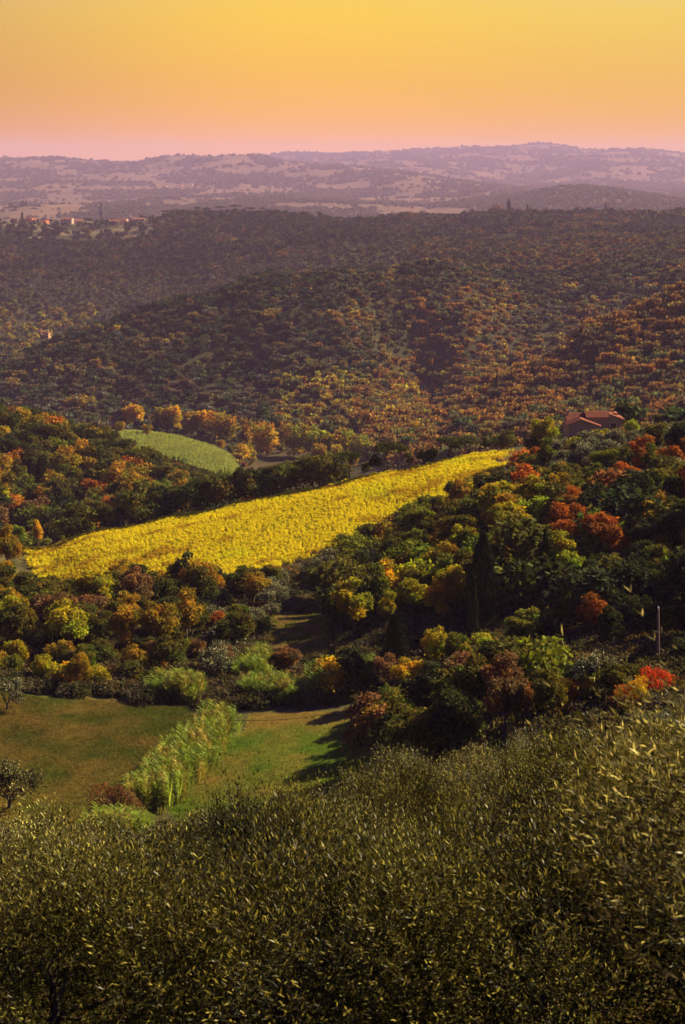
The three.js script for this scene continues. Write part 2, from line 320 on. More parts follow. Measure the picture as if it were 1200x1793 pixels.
function tube(pts, radii, sides = 6) {     // tapered limb along points
  const pos = [], uv = [], idx = [], t = new THREE.Vector3(), u = new THREE.Vector3(), w = new THREE.Vector3(); let run = 0;
  for (let i = 0; i < pts.length; i++) {
    t.subVectors(pts[Math.min(i + 1, pts.length - 1)], pts[Math.max(i - 1, 0)]).normalize();
    u.set(Math.abs(t.y) > 0.9 ? 1 : 0, Math.abs(t.y) > 0.9 ? 0 : 1, 0).cross(t).normalize(); w.crossVectors(t, u);
    if (i) run += pts[i].distanceTo(pts[i - 1]);
    for (let k = 0; k <= sides; k++) { const a = k / sides * 2 * Math.PI, r = radii[i]; pos.push(pts[i].x + (u.x * Math.cos(a) + w.x * Math.sin(a)) * r, pts[i].y + (u.y * Math.cos(a) + w.y * Math.sin(a)) * r, pts[i].z + (u.z * Math.cos(a) + w.z * Math.sin(a)) * r); uv.push(k / sides, run); }
  }
  const s = sides + 1; for (let i = 0; i < pts.length - 1; i++) for (let k = 0; k < sides; k++) { const a = i * s + k; idx.push(a, a + 1, a + s, a + 1, a + s + 1, a + s); }
  const g = new THREE.BufferGeometry(); g.setAttribute('position', new THREE.Float32BufferAttribute(pos, 3)); g.setAttribute('uv', new THREE.Float32BufferAttribute(uv, 2)); g.setIndex(idx); g.computeVertexNormals(); return g;
}
const V = (x, y, z) => new THREE.Vector3(x, y, z);
function randDir(r) { const z = r() * 2 - 1, a = r() * 2 * Math.PI, s = Math.sqrt(1 - z * z); return [s * Math.cos(a), z, s * Math.sin(a)]; }
function bentLimb(r, from, to, r0, r1, bend = 0.12, n = 4, sides = 6) {
  const pts = [], rad = [], d = from.distanceTo(to);
  for (let i = 0; i <= n; i++) { const k = i / n; pts.push(from.clone().lerp(to, k).add(V((r() - .5), (r() - .5) * .4, (r() - .5)).multiplyScalar(i && i < n ? bend * d : 0))); rad.push(mix(r0, r1, k)); }
  return tube(pts, rad, sides);
}

// Round-crowned trees and shrubs: lobes of leaf clusters round the limbs that carry them. Height 1 unit = 1 m at build size.
function roundTree({ seed, rx, ry, cy, lobes, leaves, size, trunk = 0.14, low = -0.55, hue = 0.22, open = 0.25, lobeSize = [0.34, 0.58], narrow = 0.5 }) {
  const r = rngOf(seed), lv = new Leaves(leaves), lb = [];
  for (let i = 0; i < lobes; i++) {
    const d = randDir(r), q = Math.pow(r(), 0.45) * 0.74; if (d[1] < low) d[1] = low * r();
    lb.push({ x: d[0] * rx * q, y: cy + d[1] * ry * q, z: d[2] * rx * q, R: rx * mix(lobeSize[0], lobeSize[1], r()) * (1 - 0.25 * q), t: 0.6 + 0.8 * r(), h: (r() - 0.5) * 2 * hue });
  }
  const tot = lb.reduce((s, b) => s + b.R * b.R, 0);
  for (const b of lb) {
    const want = leaves * b.R * b.R / tot; const ph = r() * 9;
    for (let i = 0; i < want; i++) {
      const d = randDir(r); if (d[1] < -0.35 && r() < 0.6) d[1] = -d[1];
      const lump = 1 + 0.22 * Math.sin(d[0] * 5 + ph) * Math.cos(d[2] * 5 - ph) + 0.12 * Math.sin(d[1] * 9 + ph);
      const k = b.R * lump * (1 - open * r() * r()) * (r() < 0.06 ? 1.18 : 1), x = b.x + d[0] * k, y = b.y + d[1] * k * 0.85, z = b.z + d[2] * k;
      let deep = false; for (const o of lb) if (o !== b && (x - o.x) ** 2 + ((y - o.y) / .85) ** 2 + (z - o.z) ** 2 < o.R * o.R * 0.5) { deep = true; break; }
      if (deep && r() < 0.8) continue;
      const e = randDir(r), s = size * (0.6 + 0.8 * r()), nx = d[0] * 0.8 + e[0] * 0.75, ny = d[1] * 0.8 + e[1] * 0.75 + 0.2, nz = d[2] * 0.8 + e[2] * 0.75, a = randDir(r);
      const t = b.t * (0.55 + 0.9 * r()), hh = b.h + (r() - 0.5) * 0.25;
      lv.add(x, y, z, a[0] + d[0] * .6, a[1] - 0.1, a[2] + d[2] * .6, nx, ny, nz, s, s * (narrow + 0.3 * r()), t * (1 + hh), t * (1 - hh * 0.35), t * (1 - hh));
    }
  }
  const parts = [], base = V(0, -0.35, 0), fork = V((r() - .5) * rx * .15, cy - ry * 0.55, (r() - .5) * rx * .15);
  if (fork.y < 0.3) fork.y = 0.3;
  parts.push(bentLimb(r, base, fork, trunk * 1.25, trunk * 0.8, 0.06, 4, 7));
  for (const b of lb.slice(0, 9)) parts.push(bentLimb(r, fork, V(b.x, b.y, b.z), trunk * 0.6, trunk * 0.14, 0.12, 3, 5));
  return { crown: lv.build(), trunk: mergeGeometries(parts) };
}
function cypressTree(seed, h, R, leaves, size, tips = 1) {
  const r = rngOf(seed), lv = new Leaves(leaves), ph = r() * 9;
  for (let i = 0; i < leaves; i++) {
    const k = Math.pow(r(), 1.15), y = k * h, a = r() * 2 * Math.PI, prof = Math.pow(Math.sin(Math.PI * clamp(0.14 + 0.86 * (1 - k), 0, 1) * 0.62), 0.75);
    const lump = 1 + 0.16 * Math.sin(a * 3 + y * 1.7 + ph) + 0.1 * Math.sin(a * 7 - y * 3.1), q = R * prof * (1 - 0.22 * k) * lump * (1 - 0.35 * r() * r()) * (1 - Math.pow(k, 7) * 0.9), t = (0.6 + 0.7 * r()) * (1 + 0.2 * Math.sin(a * 4 + y));
    lv.add(q * Math.cos(a), y + 0.15, q * Math.sin(a), Math.cos(a) * 0.3 + (r() - .5) * .5, 1, Math.sin(a) * 0.3 + (r() - .5) * .5, Math.cos(a) + (r() - .5), 0.35 * r(), Math.sin(a) + (r() - .5), size * (0.7 + r()), size * 0.4, t * 1.05, t, t * 0.9);
  }
  return { crown: lv.build(), trunk: bentLimb(r, V(0, -0.4, 0), V(0, h * 0.9, 0), R * 0.2, 0.03, 0.01, 4, 6) };
}
function stonePine(seed, h, rx, thick, leaves, size) {
  const r = rngOf(seed), lv = new Leaves(leaves), lb = [], parts = [], fork = V((r() - .5) * .8, h * 0.58, (r() - .5) * .5);
  for (let i = 0; i < 22; i++) { const a = r() * 2 * Math.PI, q = Math.sqrt(r()) * 0.8; lb.push({ x: Math.cos(a) * rx * q, z: Math.sin(a) * rx * q, y: h - thick * (0.55 + 0.55 * q * q) + (r() - .5) * thick * .25, R: rx * mix(.22, .36, r()), t: 0.8 + 0.4 * r() }); }
  const tot = lb.reduce((s, b) => s + b.R * b.R, 0);
  for (const b of lb) for (let i = 0; i < leaves * b.R * b.R / tot; i++) {
    const d = randDir(r), k = b.R * (0.8 + 0.25 * r()), yy = d[1] < 0 ? d[1] * 0.4 : d[1] * 0.72, t = b.t * (0.65 + 0.7 * r()), e = randDir(r);
    lv.add(b.x + d[0] * k, b.y + yy * k, b.z + d[2] * k, d[0] + e[0] * .6, 0.5 + e[1] * .5, d[2] + e[2] * .6, d[0] + e[0] * .7, d[1] + e[1] * .7 + .3, d[2] + e[2] * .7, size * (0.6 + 0.8 * r()), size * 0.5, t * 1.02, t, t);
  }
  parts.push(bentLimb(r, V(0, -0.4, 0), fork, 0.24, 0.17, 0.04, 5, 7));
  for (const b of lb.slice(0, 9)) parts.push(bentLimb(r, fork, V(b.x * .8, b.y - b.R * .2, b.z * .8), 0.11, 0.035, 0.08, 3, 5));
  return { crown: lv.build(), trunk: mergeGeometries(parts) };
}
// Olive: forked trunk, spreading limbs, upright shoots with paired narrow leaves.
function oliveTree({ seed, rx, ry, cy, shoots, per, len, wid, sl = 0.42, twigs = 0 }) {
  const r = rngOf(seed), lv = new Leaves(shoots * per), parts = [], tw = [], fork = V((r() - .5) * .3, cy * 0.34, (r() - .5) * .3);
  parts.push(bentLimb(r, V(0, -0.4, 0), fork, 0.20, 0.15, 0.1, 4, 8));
  const heads = [];
  for (let i = 0; i < 16; i++) { const d = randDir(r), q = 0.35 + 0.5 * Math.sqrt(r()); if (d[1] < -0.5) d[1] *= -0.6; heads.push({ x: d[0] * rx * q, y: cy + d[1] * ry * q, z: d[2] * rx * q, R: rx * mix(0.20, 0.40, r()), t: 0.4 + 1.2 * r(), g: r(), dx: d[0] * .7 + (r() - .5) * .7, dz: d[2] * .7 + (r() - .5) * .7 }); }
  const mains = []; for (let i = 0; i < 4; i++) { const a = i * 1.6 + r(), m = V(Math.cos(a) * rx * .4, cy * (0.72 + .2 * r()), Math.sin(a) * rx * .4); mains.push(m); parts.push(bentLimb(r, fork, m, 0.11, 0.06, 0.12, 4, 6)); }
  for (const b of heads) { let m = mains[0]; for (const c of mains) if (c.distanceTo(V(b.x, b.y, b.z)) < m.distanceTo(V(b.x, b.y, b.z))) m = c; parts.push(bentLimb(r, m, V(b.x, b.y, b.z), 0.035, 0.012, 0.16, 4, 5)); }
  const tot = heads.reduce((s, b) => s + b.R * b.R, 0);
  for (const b of heads) for (let i = 0, n = shoots * b.R * b.R / tot; i < n; i++) {
    const d = randDir(r); if (d[1] < -0.45 && r() < .7) d[1] = -d[1];
    const k = b.R * (0.45 + 0.55 * Math.sqrt(r())), x = b.x + d[0] * k, y = b.y + d[1] * k, z = b.z + d[2] * k;
    const e = randDir(r), droop = r() < 0.14 ? -0.5 : 0.8; let sx = d[0] * .35 + b.dx + e[0] * .32, sy = d[1] * .3 + droop + e[1] * .25, sz = d[2] * .35 + b.dz + e[2] * .32; const sn = Math.hypot(sx, sy, sz); sx /= sn; sy /= sn; sz /= sn;
    const S = sl * (0.5 + r()) * (r() < 0.16 ? 1.7 : 1), silver = r(), tone = b.t * (0.75 + .5 * r());
    if (tw && i % Math.max(1, Math.round(n * heads.length / (twigs || 1))) === 0 && twigs) tw.push(tube([V(x - sx * .12, y - sy * .12, z - sz * .12), V(x + sx * S * .5, y + sy * S * .5, z + sz * S * .5), V(x + sx * S, y + sy * S, z + sz * S)], [0.006, 0.004, 0.002], 3));
    let px_ = -sz, pz_ = sx; const pn = Math.hypot(px_, pz_) || 1; px_ /= pn; pz_ /= pn;
    for (let j = 0; j < per; j++) {
      const f = (j >> 1) / (per >> 1), rot = (j >> 1) * 1.57 + silver * 6, sd = j & 1 ? 1 : -1, up = 1.0 + f * .9;
      const qx = sy * pz_, qy = sz * px_ - sx * pz_, qz = -sy * px_;
      const ox = (px_ * Math.cos(rot) + qx * Math.sin(rot)) * sd, oy = qy * Math.sin(rot) * sd, oz = (pz_ * Math.cos(rot) + qz * Math.sin(rot)) * sd, j1 = (r() - .5) * .5, j2 = (r() - .5) * .5;
      const pale = silver > 0.62 ? 1.35 : 1, paintedGlint = r() < 0.15, t = (paintedGlint ? 0.7 + .3 * tone : tone) * (paintedGlint ? 4.0 : 0.24 + 1.1 * r() * r()) * pale;  // a random few leaves get a sun glint painted into their colour
      lv.add(x + sx * S * f, y + sy * S * f, z + sz * S * f, ox + sx * up + j1, oy + sy * up + j2 * .6, oz + sz * up - j1, sx + j2 - ox * .5, sy + .3 + j1, sz + j1 - oz * .5, len * (0.65 + .6 * r()), wid * (0.75 + .5 * r()), t * (1.02 + .15 * (b.g - .5)), t, t * (paintedGlint ? 1.5 : silver > .62 ? 1.6 : 0.95));
    }
  }
  return { crown: lv.build(), trunk: mergeGeometries(parts), twigs: tw.length ? mergeGeometries(tw) : null };
}
function reedStems(seed, n, rad, h) {      // a clump of tall canes with arching leaves
  const r = rngOf(seed), lv = new Leaves(n * 26);
  for (let i = 0; i < n; i++) {
    const a = r() * 6.283, q = Math.sqrt(r()) * rad, x = Math.cos(a) * q, z = Math.sin(a) * q, hh = h * (0.65 + 0.4 * r()), lx = (r() - .5) * .35, lz = (r() - .5) * .35, t0 = 0.75 + .5 * r();
    lv.add(x, -0.1, z, lx, 1, lz, r() - .5, 0, r() - .5, hh, 0.05, t0 * .9, t0 * .8, t0);
    for (let j = 0; j < 22; j++) {
      const k = 0.25 + 0.75 * j / 22, b = r() * 6.283, up = 1.1 - .5 * r(), t = t0 * (0.7 + .6 * r());
      lv.add(x + lx * hh * k, hh * k - .05, z + lz * hh * k, Math.cos(b), up, Math.sin(b), -Math.cos(b) * .6, 1, -Math.sin(b) * .6, 0.75 * (0.6 + .6 * r()), 0.085, t, t, t * .9);
    }
  }
  return lv.build();
}

// ---------------------------------------------------------------- kinds of tree, each built once
const variants = {};
const variantsOf = (kind, list) => { variants[kind] = list; };
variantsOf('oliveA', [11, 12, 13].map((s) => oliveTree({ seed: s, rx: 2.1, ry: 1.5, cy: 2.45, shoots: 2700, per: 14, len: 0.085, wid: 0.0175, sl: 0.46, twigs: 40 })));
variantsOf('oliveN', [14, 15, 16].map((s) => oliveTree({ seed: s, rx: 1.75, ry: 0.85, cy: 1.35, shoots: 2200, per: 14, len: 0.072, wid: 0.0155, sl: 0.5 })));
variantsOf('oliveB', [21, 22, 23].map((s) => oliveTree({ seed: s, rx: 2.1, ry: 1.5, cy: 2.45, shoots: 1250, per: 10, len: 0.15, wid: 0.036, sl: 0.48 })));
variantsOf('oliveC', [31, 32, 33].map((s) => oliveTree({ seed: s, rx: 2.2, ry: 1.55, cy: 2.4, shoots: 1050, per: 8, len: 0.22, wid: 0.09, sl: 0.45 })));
variantsOf('broad', [41, 42, 43, 44, 45].map((s, i) => roundTree({ seed: s, rx: 2.6, ry: 3.0, cy: 4.0, lobes: 24 + i * 3, leaves: 7200, size: 0.27, lobeSize: [0.19, 0.40], open: 0.4 })));
variantsOf('tall', [51, 52, 53].map((s) => roundTree({ seed: s, rx: 1.7, ry: 3.6, cy: 4.6, lobes: 17, leaves: 5000, size: 0.27, lobeSize: [0.34, 0.6] })));
variantsOf('shrub', [61, 62, 63, 64].map((s) => roundTree({ seed: s, rx: 1.6, ry: 1.35, cy: 1.15, lobes: 12, leaves: 3000, size: 0.21, trunk: 0.06, low: -0.7 })));
variantsOf('shrubFine', [65, 66].map((s) => roundTree({ seed: s, rx: 1.6, ry: 1.35, cy: 1.15, lobes: 14, leaves: 9000, size: 0.105, trunk: 0.06, low: -0.7 })));
variantsOf('farBroad', [71, 72, 73, 74].map((s) => roundTree({ seed: s, rx: 3.4, ry: 3.9, cy: 4.3, low: -0.9, lobes: 15, leaves: 1400, size: 0.72 })));
variantsOf('farTall', [81, 82, 83].map((s) => roundTree({ seed: s, rx: 2.5, ry: 5.6, cy: 5.6, low: -0.95, lobes: 18, leaves: 1500, size: 0.85, lobeSize: [0.4, 0.7] })));
variantsOf('cypress', [91, 92].map((s) => cypressTree(s, 12, 1.25, 5200, 0.42)));
variantsOf('farCypress', [93].map((s) => cypressTree(s, 14, 1.7, 500, 1.4)));
variantsOf('pine', [101, 102, 103].map((s) => stonePine(s, 7, 3.4, 1.9, 2600, 0.42)));
variantsOf('farPine', [104, 105].map((s) => stonePine(s, 8, 4, 2.6, 900, 0.8)));
const protos = new Map();
const planted = [];            // every tree and shrub set as a thing of its own, named and described at the end
const NAMES = { GREEN: 'green_tree', AUTUMN: 'autumn_tree',  oliveA: 'olive_tree', oliveN: 'olive_tree', oliveB: 'olive_tree', oliveC: 'olive_tree', broad: 'broadleaf_tree', tall: 'broadleaf_tree', shrub: 'shrub', shrubFine: 'shrub', farBroad: 'broadleaf_tree', farTall: 'poplar_tree', cypress: 'cypress_tree', farCypress: 'cypress_tree', pine: 'stone_pine', farPine: 'stone_pine' };
const ratioOld = { oliveA: 4.2, oliveB: 4.2, oliveC: 4.2, broad: 7.3, tall: 8.3, shrub: 2.7, farBroad: 8.6, farTall: 12, cypress: 12, farCypress: 14, pine: 7.2, farPine: 8.4 };
const ratioOf = {}; for (const k in variants) { let m = 0; for (const v of variants[k]) { const a = v.crown.attributes.position, ys = []; for (let i = 1; i < a.count; i += 7) ys.push(a.getY(i)); ys.sort((p, q) => p - q); m += ys[Math.floor(ys.length * .985)]; } ratioOf[k] = m / variants[k].length; }
const along = (pts, x) => { if (x <= pts[0][0]) return pts[0][1]; for (let i = 1; i < pts.length; i++) if (x <= pts[i][0]) return mix(pts[i - 1][1], pts[i][1], (x - pts[i - 1][0]) / (pts[i][0] - pts[i - 1][0])); return pts[pts.length - 1][1]; };
// how high the crowns of each belt stand, seen from the viewpoint (column, row)
const SKYLINES = [
  [22, [[0, 1520], [300, 1500], [480, 1430], [600, 1470], [800, 1440], [1000, 1400], [1200, 1330]]],
  [45, [[0, 1455], [200, 1475], [330, 1440], [480, 1390], [600, 1410], [700, 1370], [900, 1330], [1050, 1300], [1200, 1290]]],
  [108, [[0, 1440], [200, 1455], [330, 1425], [420, 1410], [500, 1395], [600, 1395], [650, 1350], [700, 1315], [800, 1305], [900, 1275], [1000, 1265], [1100, 1245], [1200, 1225]]],
  [158, [[560, 1420], [600, 1350], [650, 1235], [700, 1215], [800, 1150], [880, 1125], [920, 1140], [1000, 1165], [1100, 1165], [1200, 1130]]],
  [192, [[0, 1135], [300, 1125], [480, 1140], [600, 1150], [655, 1155], [725, 1155], [770, 1100], [810, 1115], [880, 1110], [960, 1080], [1000, 1020], [1100, 985], [1200, 940]]],
  [226, [[0, 1045], [200, 1050], [400, 1060], [480, 1080], [560, 1035], [700, 955], [800, 905], [1000, 860], [1200, 800]]],
  [264, [[0, 985], [40, 1015], [110, 1012], [170, 995], [200, 993], [330, 990], [430, 1000], [540, 968], [600, 940], [700, 896], [800, 852], [915, 812], [960, 800], [1200, 770]]],
  [330, [[0, 960], [430, 1000], [540, 964], [600, 936], [700, 893], [800, 850], [915, 808], [950, 765], [1040, 760], [1200, 742]]],
  [560, [[0, 712], [60, 716], [120, 728], [170, 742], [200, 762], [260, 795], [330, 822], [400, 850], [440, 858]]],
];
function capped(g, h) { for (const [D, line] of SKYLINES) if (g.D <= D) return Math.min(h, (g.py - along(line, g.px)) / F * g.D * (g.D < 112 ? .93 : .82 + .42 * R())); return h; }
function plant(kind, at, color, height, wide = 1, opt = {}) {
  const list = variants[kind], v = opt.v ?? Math.floor(R() * list.length), key = kind + v;
  if (!protos.has(key)) {
    const g = new THREE.Group(), t = list[v];
    part('trunk', t.trunk, bark, g); part('crown', t.crown, L.dark, g);
    if (t.twigs) part('twigs', t.twigs, twigMat, g).userData.kind = 'stuff';
    protos.set(key, g);
  }
  const o = protos.get(key).clone(); o.name = numbered(/broad|tall|Broad/.test(kind) ? (/dark|holm|mid|lime|cypress/.test(color) ? 'green_tree' : 'autumn_tree') : NAMES[kind]);
  o.children[1].material = L[color]; o.children[1].userData = { kind: 'stuff' };
  const s = height / ratioOf[kind];
  o.position.set(at.x, at.y, at.z); o.rotation.y = opt.turn ?? R() * 6.283; const lop = /broad|Broad|shrub|tall/.test(kind) ? 0.84 + 0.32 * R() : 1; o.scale.set(s * wide * lop, s, s * wide / lop);
  scene.add(o);
  planted.push({ o, kind, color, height, wide, D: -at.z, px: pxOf(at.x, at.z), pyB: pyOf(at.x, at.y, at.z), pyT: pyOf(at.x, at.y + height, at.z), label: opt.label, zone: opt.zone });
  return o;
}
function spread(D0, D1, p0, p1, step, keep) {      // jittered grid on the ground
  const out = [];
  for (let D = D0; D < D1; D += step * 0.9) for (let x = (p0 - 600) / F * D1 - step; x < (p1 - 600) / F * D1 + step; x += step) {
    const xx = x + (R() - .5) * step * .9, dd = D + (R() - .5) * step * .9, px = 600 + xx / dd * F;
    if (px < p0 || px > p1 || dd < D0) continue;
    const g = onGround(px, dd); if (keep(px, dd, g.py, g)) out.push(g);
  }
  return out;
}
const pick = (r, list) => { let s = 0; for (let i = 1; i < list.length; i += 2) s += list[i]; let k = r * s; for (let i = 0; i < list.length; i += 2) { k -= list[i + 1]; if (k <= 0) return list[i]; } return list[0]; };
const near = (px, D, list) => list.some(([a, b, w, d]) => Math.abs(px - a) < w && Math.abs(D - b) < d);

// ---- trees that stand out, one by one: [kind, column, metres ahead, colour, row of the top, width factor, label]
const SINGLE = [
  ['cypress', 846, 184, 'cypress', 936, 1.6, 'tallest of the dark cypress spires on the right-hand slope'],
  ['cypress', 868, 192, 'cypress', 958, 1.3, 'dark cypress close behind the tallest cypress spire'],
  ['cypress', 829, 178, 'cypress', 1003, 0.62, 'thin short cypress in front of the tallest spire'],
  ['cypress', 938, 196, 'cypress', 930, 1.5, 'dark cypress standing apart from the tallest spire, nearer the pole'],
  ['cypress', 955, 190, 'cypress', 930, 0.8, 'slimmer cypress pressed against the one nearer the pole'],
  ['cypress', 998, 215, 'cypress', 905, 1.1, 'cypress half sunk in the trees farther up the slope'],
  ['cypress', 692, 172, 'cypress', 1078, 1.9, 'broad blackish conical cypress beside the bright meadow reeds'],
  ['cypress', 720, 176, 'cypress', 1140, 1.6, 'squat dark conifer next to the broad conical cypress'],
  ['broad', 330, 248, 'dark', 974, 1.25, 'dark green round tree rising against the yellow vineyard'],
  ['broad', 235, 244, 'dark', 990, 1.0, 'dark green tree beside the tallest tree at the vineyard edge'],
  ['broad', 200, 246, 'mid', 992, 1.1, 'green tree at the lower vineyard edge'],
  ['broad', 953, 316, 'yellowGreen', 732, 1.15, 'big yellow-green oak at the top corner of the vineyard by the farmhouse'],
  ['broad', 930, 314, 'holm', 768, 1.05, 'shadowy oak below the big one at the vineyard corner'],
  ['broad', 975, 312, 'holm', 765, 1.1, 'dark oak just in front of the farmhouse gable'],
  ['shrub', 1104, 318, 'lime', 738, 1.0, 'lime green bush at the farmhouse end wall'],
  ['shrub', 1052, 312, 'oliveGrey', 752, 0.8, 'grey bush in front of the farmhouse wall'],
  ['broad', 1158, 330, 'yellowGreen', 742, 1.3, 'low yellow-green tree on the crest beyond the farmhouse'],
  ['broad', 1132, 250, 'rust', 768, 1.35, 'large rust red tree on the slope below the farmhouse'],
  ['broad', 1175, 245, 'rust', 785, 1.0, 'smaller rust tree beside the large rust red one'],
  ['broad', 1195, 255, 'dark', 742, 1.0, 'dark tree at the edge behind the large rust red one'],
  ['shrubFine', 1155, 117, 'red', 1176, 1.15, 'scarlet bush at the foot of the utility pole'],
  ['shrubFine', 1120, 115.5, 'golden', 1190, 0.85, 'golden bush touching the scarlet one'],
  ['shrubFine', 1098, 115, 'orange', 1206, 0.9, 'orange bush next to the golden one below the pole'],
  ['shrubFine', 1000, 121, 'rust', 1192, .85, 'wide rust bush where the cable dips'],
  ['shrubFine', 1032, 121, 'ochre', 1188, .8, 'ochre bush beside the wide rust one'],
  ['oliveC', 1050, 122, 'oliveGrey', 1152, 1.0, 'silvery olive rising out of the autumn bushes near the pole'],
  ['shrubFine', 968, 121, 'holm', 1188, 1.0, 'olive-green bush at the dark hollow edge'],
  ['broad', 1000, 188, 'lime', 968, 0.9, 'light green tree glowing in the dark right-hand wood'],
  ['tall', 925, 165, 'mid', 1070, 1.2, 'upright green tree in front of the dark hollow'],
  ['tall', 905, 163, 'mid', 1083, 1.2, 'second upright green tree in front of the dark hollow'],
  ['tall', 945, 168, 'mid', 1092, 1.1, 'shorter upright green tree at the hollow, nearest the pole'],
  ['broad', 1040, 160, 'rust', 1040, 0.9, 'rust tree deep in the dark hollow behind the cable'],
  ['broad', 12, 274, 'ochre', 925, 1.0, 'ochre tree at the bare corner of the vineyard'],
  ['oliveC', 18, 131, 'oliveMid', 1345, 1.35, 'grey-green olive at the edge of the larger meadow'],
  ['oliveC', -22, 136, 'oliveMid', 1325, 1.3, 'olive partly cut off beside the larger meadow'],
  ['oliveC', 12, 158, 'oliveGrey', 1190, 0.9, 'small bare-stemmed olive at the far corner of the larger meadow'],
  ['shrubFine', 200, 125.5, 'brown', 1381, 1.1, 'dark brown thorn bush at the near end of the reeds'],
  ['shrub', 120, 172, 'golden', 1165, 1.3, 'golden bush at the far edge of the larger meadow'],
  ['shrub', 175, 172, 'yellowGreen', 1172, 1.1, 'yellow-green bush at the far edge of the larger meadow'],
  ['broad', 240, 178, 'ochre', 1130, 1.0, 'ochre tree at the far edge of the larger meadow'],
  ['broad', 345, 186, 'brown', 1120, 0.85, 'wine-brown tree behind the reed bank'],
  ['broad', 378, 205, 'rust', 1075, 1.1, 'rust red tree in the middle of the wooded belt'],
  ['broad', 500, 176, 'brown', 1135, 0.95, 'reddish brown tree between the reed banks'],
  ['broad', 430, 220, 'brown', 1075, 0.9, 'brown bush-like tree at the head of the gully'],
  ['oliveC', 475, 226, 'oliveGrey', 1058, 1.1, 'round grey-green olive beside the gully terrace'],
  ['oliveC', 515, 232, 'oliveGrey', 1052, 1.1, 'second round grey-green olive above the gully terrace'],
  // the crest beyond the vineyard
  ['pine', 612, 333.7, 'pine', 792, 1.0, 'stone pine on the vineyard crest, nearest the valley poplars'],
  ['pine', 674, 333.0, 'pine', 776, 0.72, 'umbrella pine with bare trunk on the vineyard crest'],
  ['pine', 699, 333.7, 'pine', 777, 0.72, 'umbrella pine touching the bare-trunked one on the crest'],
  ['broad', 656, 333.0, 'dark', 796, 0.8, 'dark round bush-like tree under the umbrella pines'],
  ['broad', 718, 333.35, 'holm', 793, 0.7, 'small olive-green tree beside the umbrella pine pair'],
  ['broad', 740, 333.35, 'holm', 787, 0.8, 'olive-green tree between the umbrella and the broad pines'],
  ['pine', 785, 333.7, 'pine', 766, 1.25, 'broad flat stone pine on the vineyard crest'],
  ['pine', 822, 333.7, 'pine', 766, 1.2, 'broad stone pine merged with its neighbour below the farmhouse'],
  ['pine', 862, 334.4, 'pine', 771, 1.0, 'low pine at the upper end of the crest row'],
  ['broad', 548, 334.4, 'holm', 813, 0.85, 'olive-green tree on the crest below the stone pine'],
  ['broad', 575, 334.4, 'holm', 822, 0.75, 'low olive-green tree on the crest beside the stone pine'],
  ['pine', 424, 335.1, 'pine', 820, 0.62, 'tall pine at the middle of the vineyard crest'],
  ['pine', 318, 336.5, 'pine', 852, 1.1, 'spreading pine on the lower half of the crest'],
  ['pine', 352, 336.5, 'pine', 838, 0.9, 'pine beside the spreading one on the lower crest'],
  ['pine', 150, 337.9, 'pine', 900, 0.9, 'dark pine at the low end of the crest'],
  ['pine', 195, 337.2, 'pine', 893, 0.9, 'dark pine second from the low end of the crest'],
  ['tall', 262, 346, 'ochre', 872, 0.85, 'ochre poplar-like tree on the lower crest'],
  ['tall', 224, 352, 'yellowGreen', 887, 1.0, 'yellow-green tree behind the lower vineyard edge'],
  ['tall', 160, 356, 'yellowGreen', 910, 0.9, 'pale yellow-green tree behind the lower vineyard edge'],
  ['tall', 105, 360, 'lime', 925, 0.8, 'pale green slim tree behind the low vineyard corner'],
  ['tall', 66, 360, 'golden', 915, 0.95, 'golden tree behind the low vineyard corner'],
  ['tall', 30, 362, 'lime', 917, 0.9, 'pale green tree behind the low vineyard corner'],
  ['tall', 135, 356, 'lime', 928, 0.7, 'small pale green tree behind the low vineyard corner'],
];
for (const [kind, px, D, color, top, wide, label] of SINGLE) { const g = onGround(px, D), h = Math.max(1.2, (g.py - top) / F * D); plant(kind, g, color, h, wide * clamp(ratioOf[kind] / h, 0.55, 1.8) ** 0.5, { label }); }
const KEEPOUT = SINGLE.map(([k, px, D, , , w]) => [px, D, 9 + 6 * w, 2.4]);

// ---- right-hand hillside
function rightColour(px, pc, r) {
  const q = fbm(n2b, px / 60, pc / 60, 2);
  if (pc < 860 && px > 860) return q > 0.1 ? pick(r, ['oliveGrey', 6, 'holm', 2, 'yellowGreen', 1]) : pick(r, ['oliveGrey', 7, 'oliveMid', 3, 'mid', 1, 'rust', .6]);
  if (px > 770 && px < 985 && pc > 900 && pc < 1080) return pick(r, ['mid', 4, 'yellowGreen', 3, 'holm', 3, 'lime', 1, 'ochre', 1.5, 'golden', .5]);
  if (px > 880 && pc < 985) return pick(r, q > 0.12 ? ['rust', 3, 'brown', 2, 'ochre', 2, 'dark', 1] : ['dark', 3, 'holm', 3, 'ochre', 2, 'mid', 1, 'rust', 1]);
  if (px > 860 && pc < 1140) return pick(r, ['dark', 6, 'holm', 3, 'mid', 1, 'ochre', .7]);  // dark leaves here also carry the shade of the hollow
  if (pc < 1010 && px > 640) return pick(r, q > 0 ? ['holm', 3, 'ochre', 3, 'yellowGreen', 2, 'mid', 2] : ['oliveGrey', 4, 'mid', 2, 'ochre', 2, 'holm', 2]);
  if (pc < 1010) return pick(r, ['oliveGrey', 6, 'oliveMid', 2, 'holm', 2, 'ochre', 1]);
  if (px < 860 && pc < 1150) return pick(r, ['yellowGreen', 4, 'golden', 1.6, 'mid', 3, 'holm', 2, 'dark', 1]);
  return pick(r, ['dark', 4, 'holm', 4, 'ochre', 2, 'brown', 1.5, 'mid', 1.5, 'golden', .6]);
}
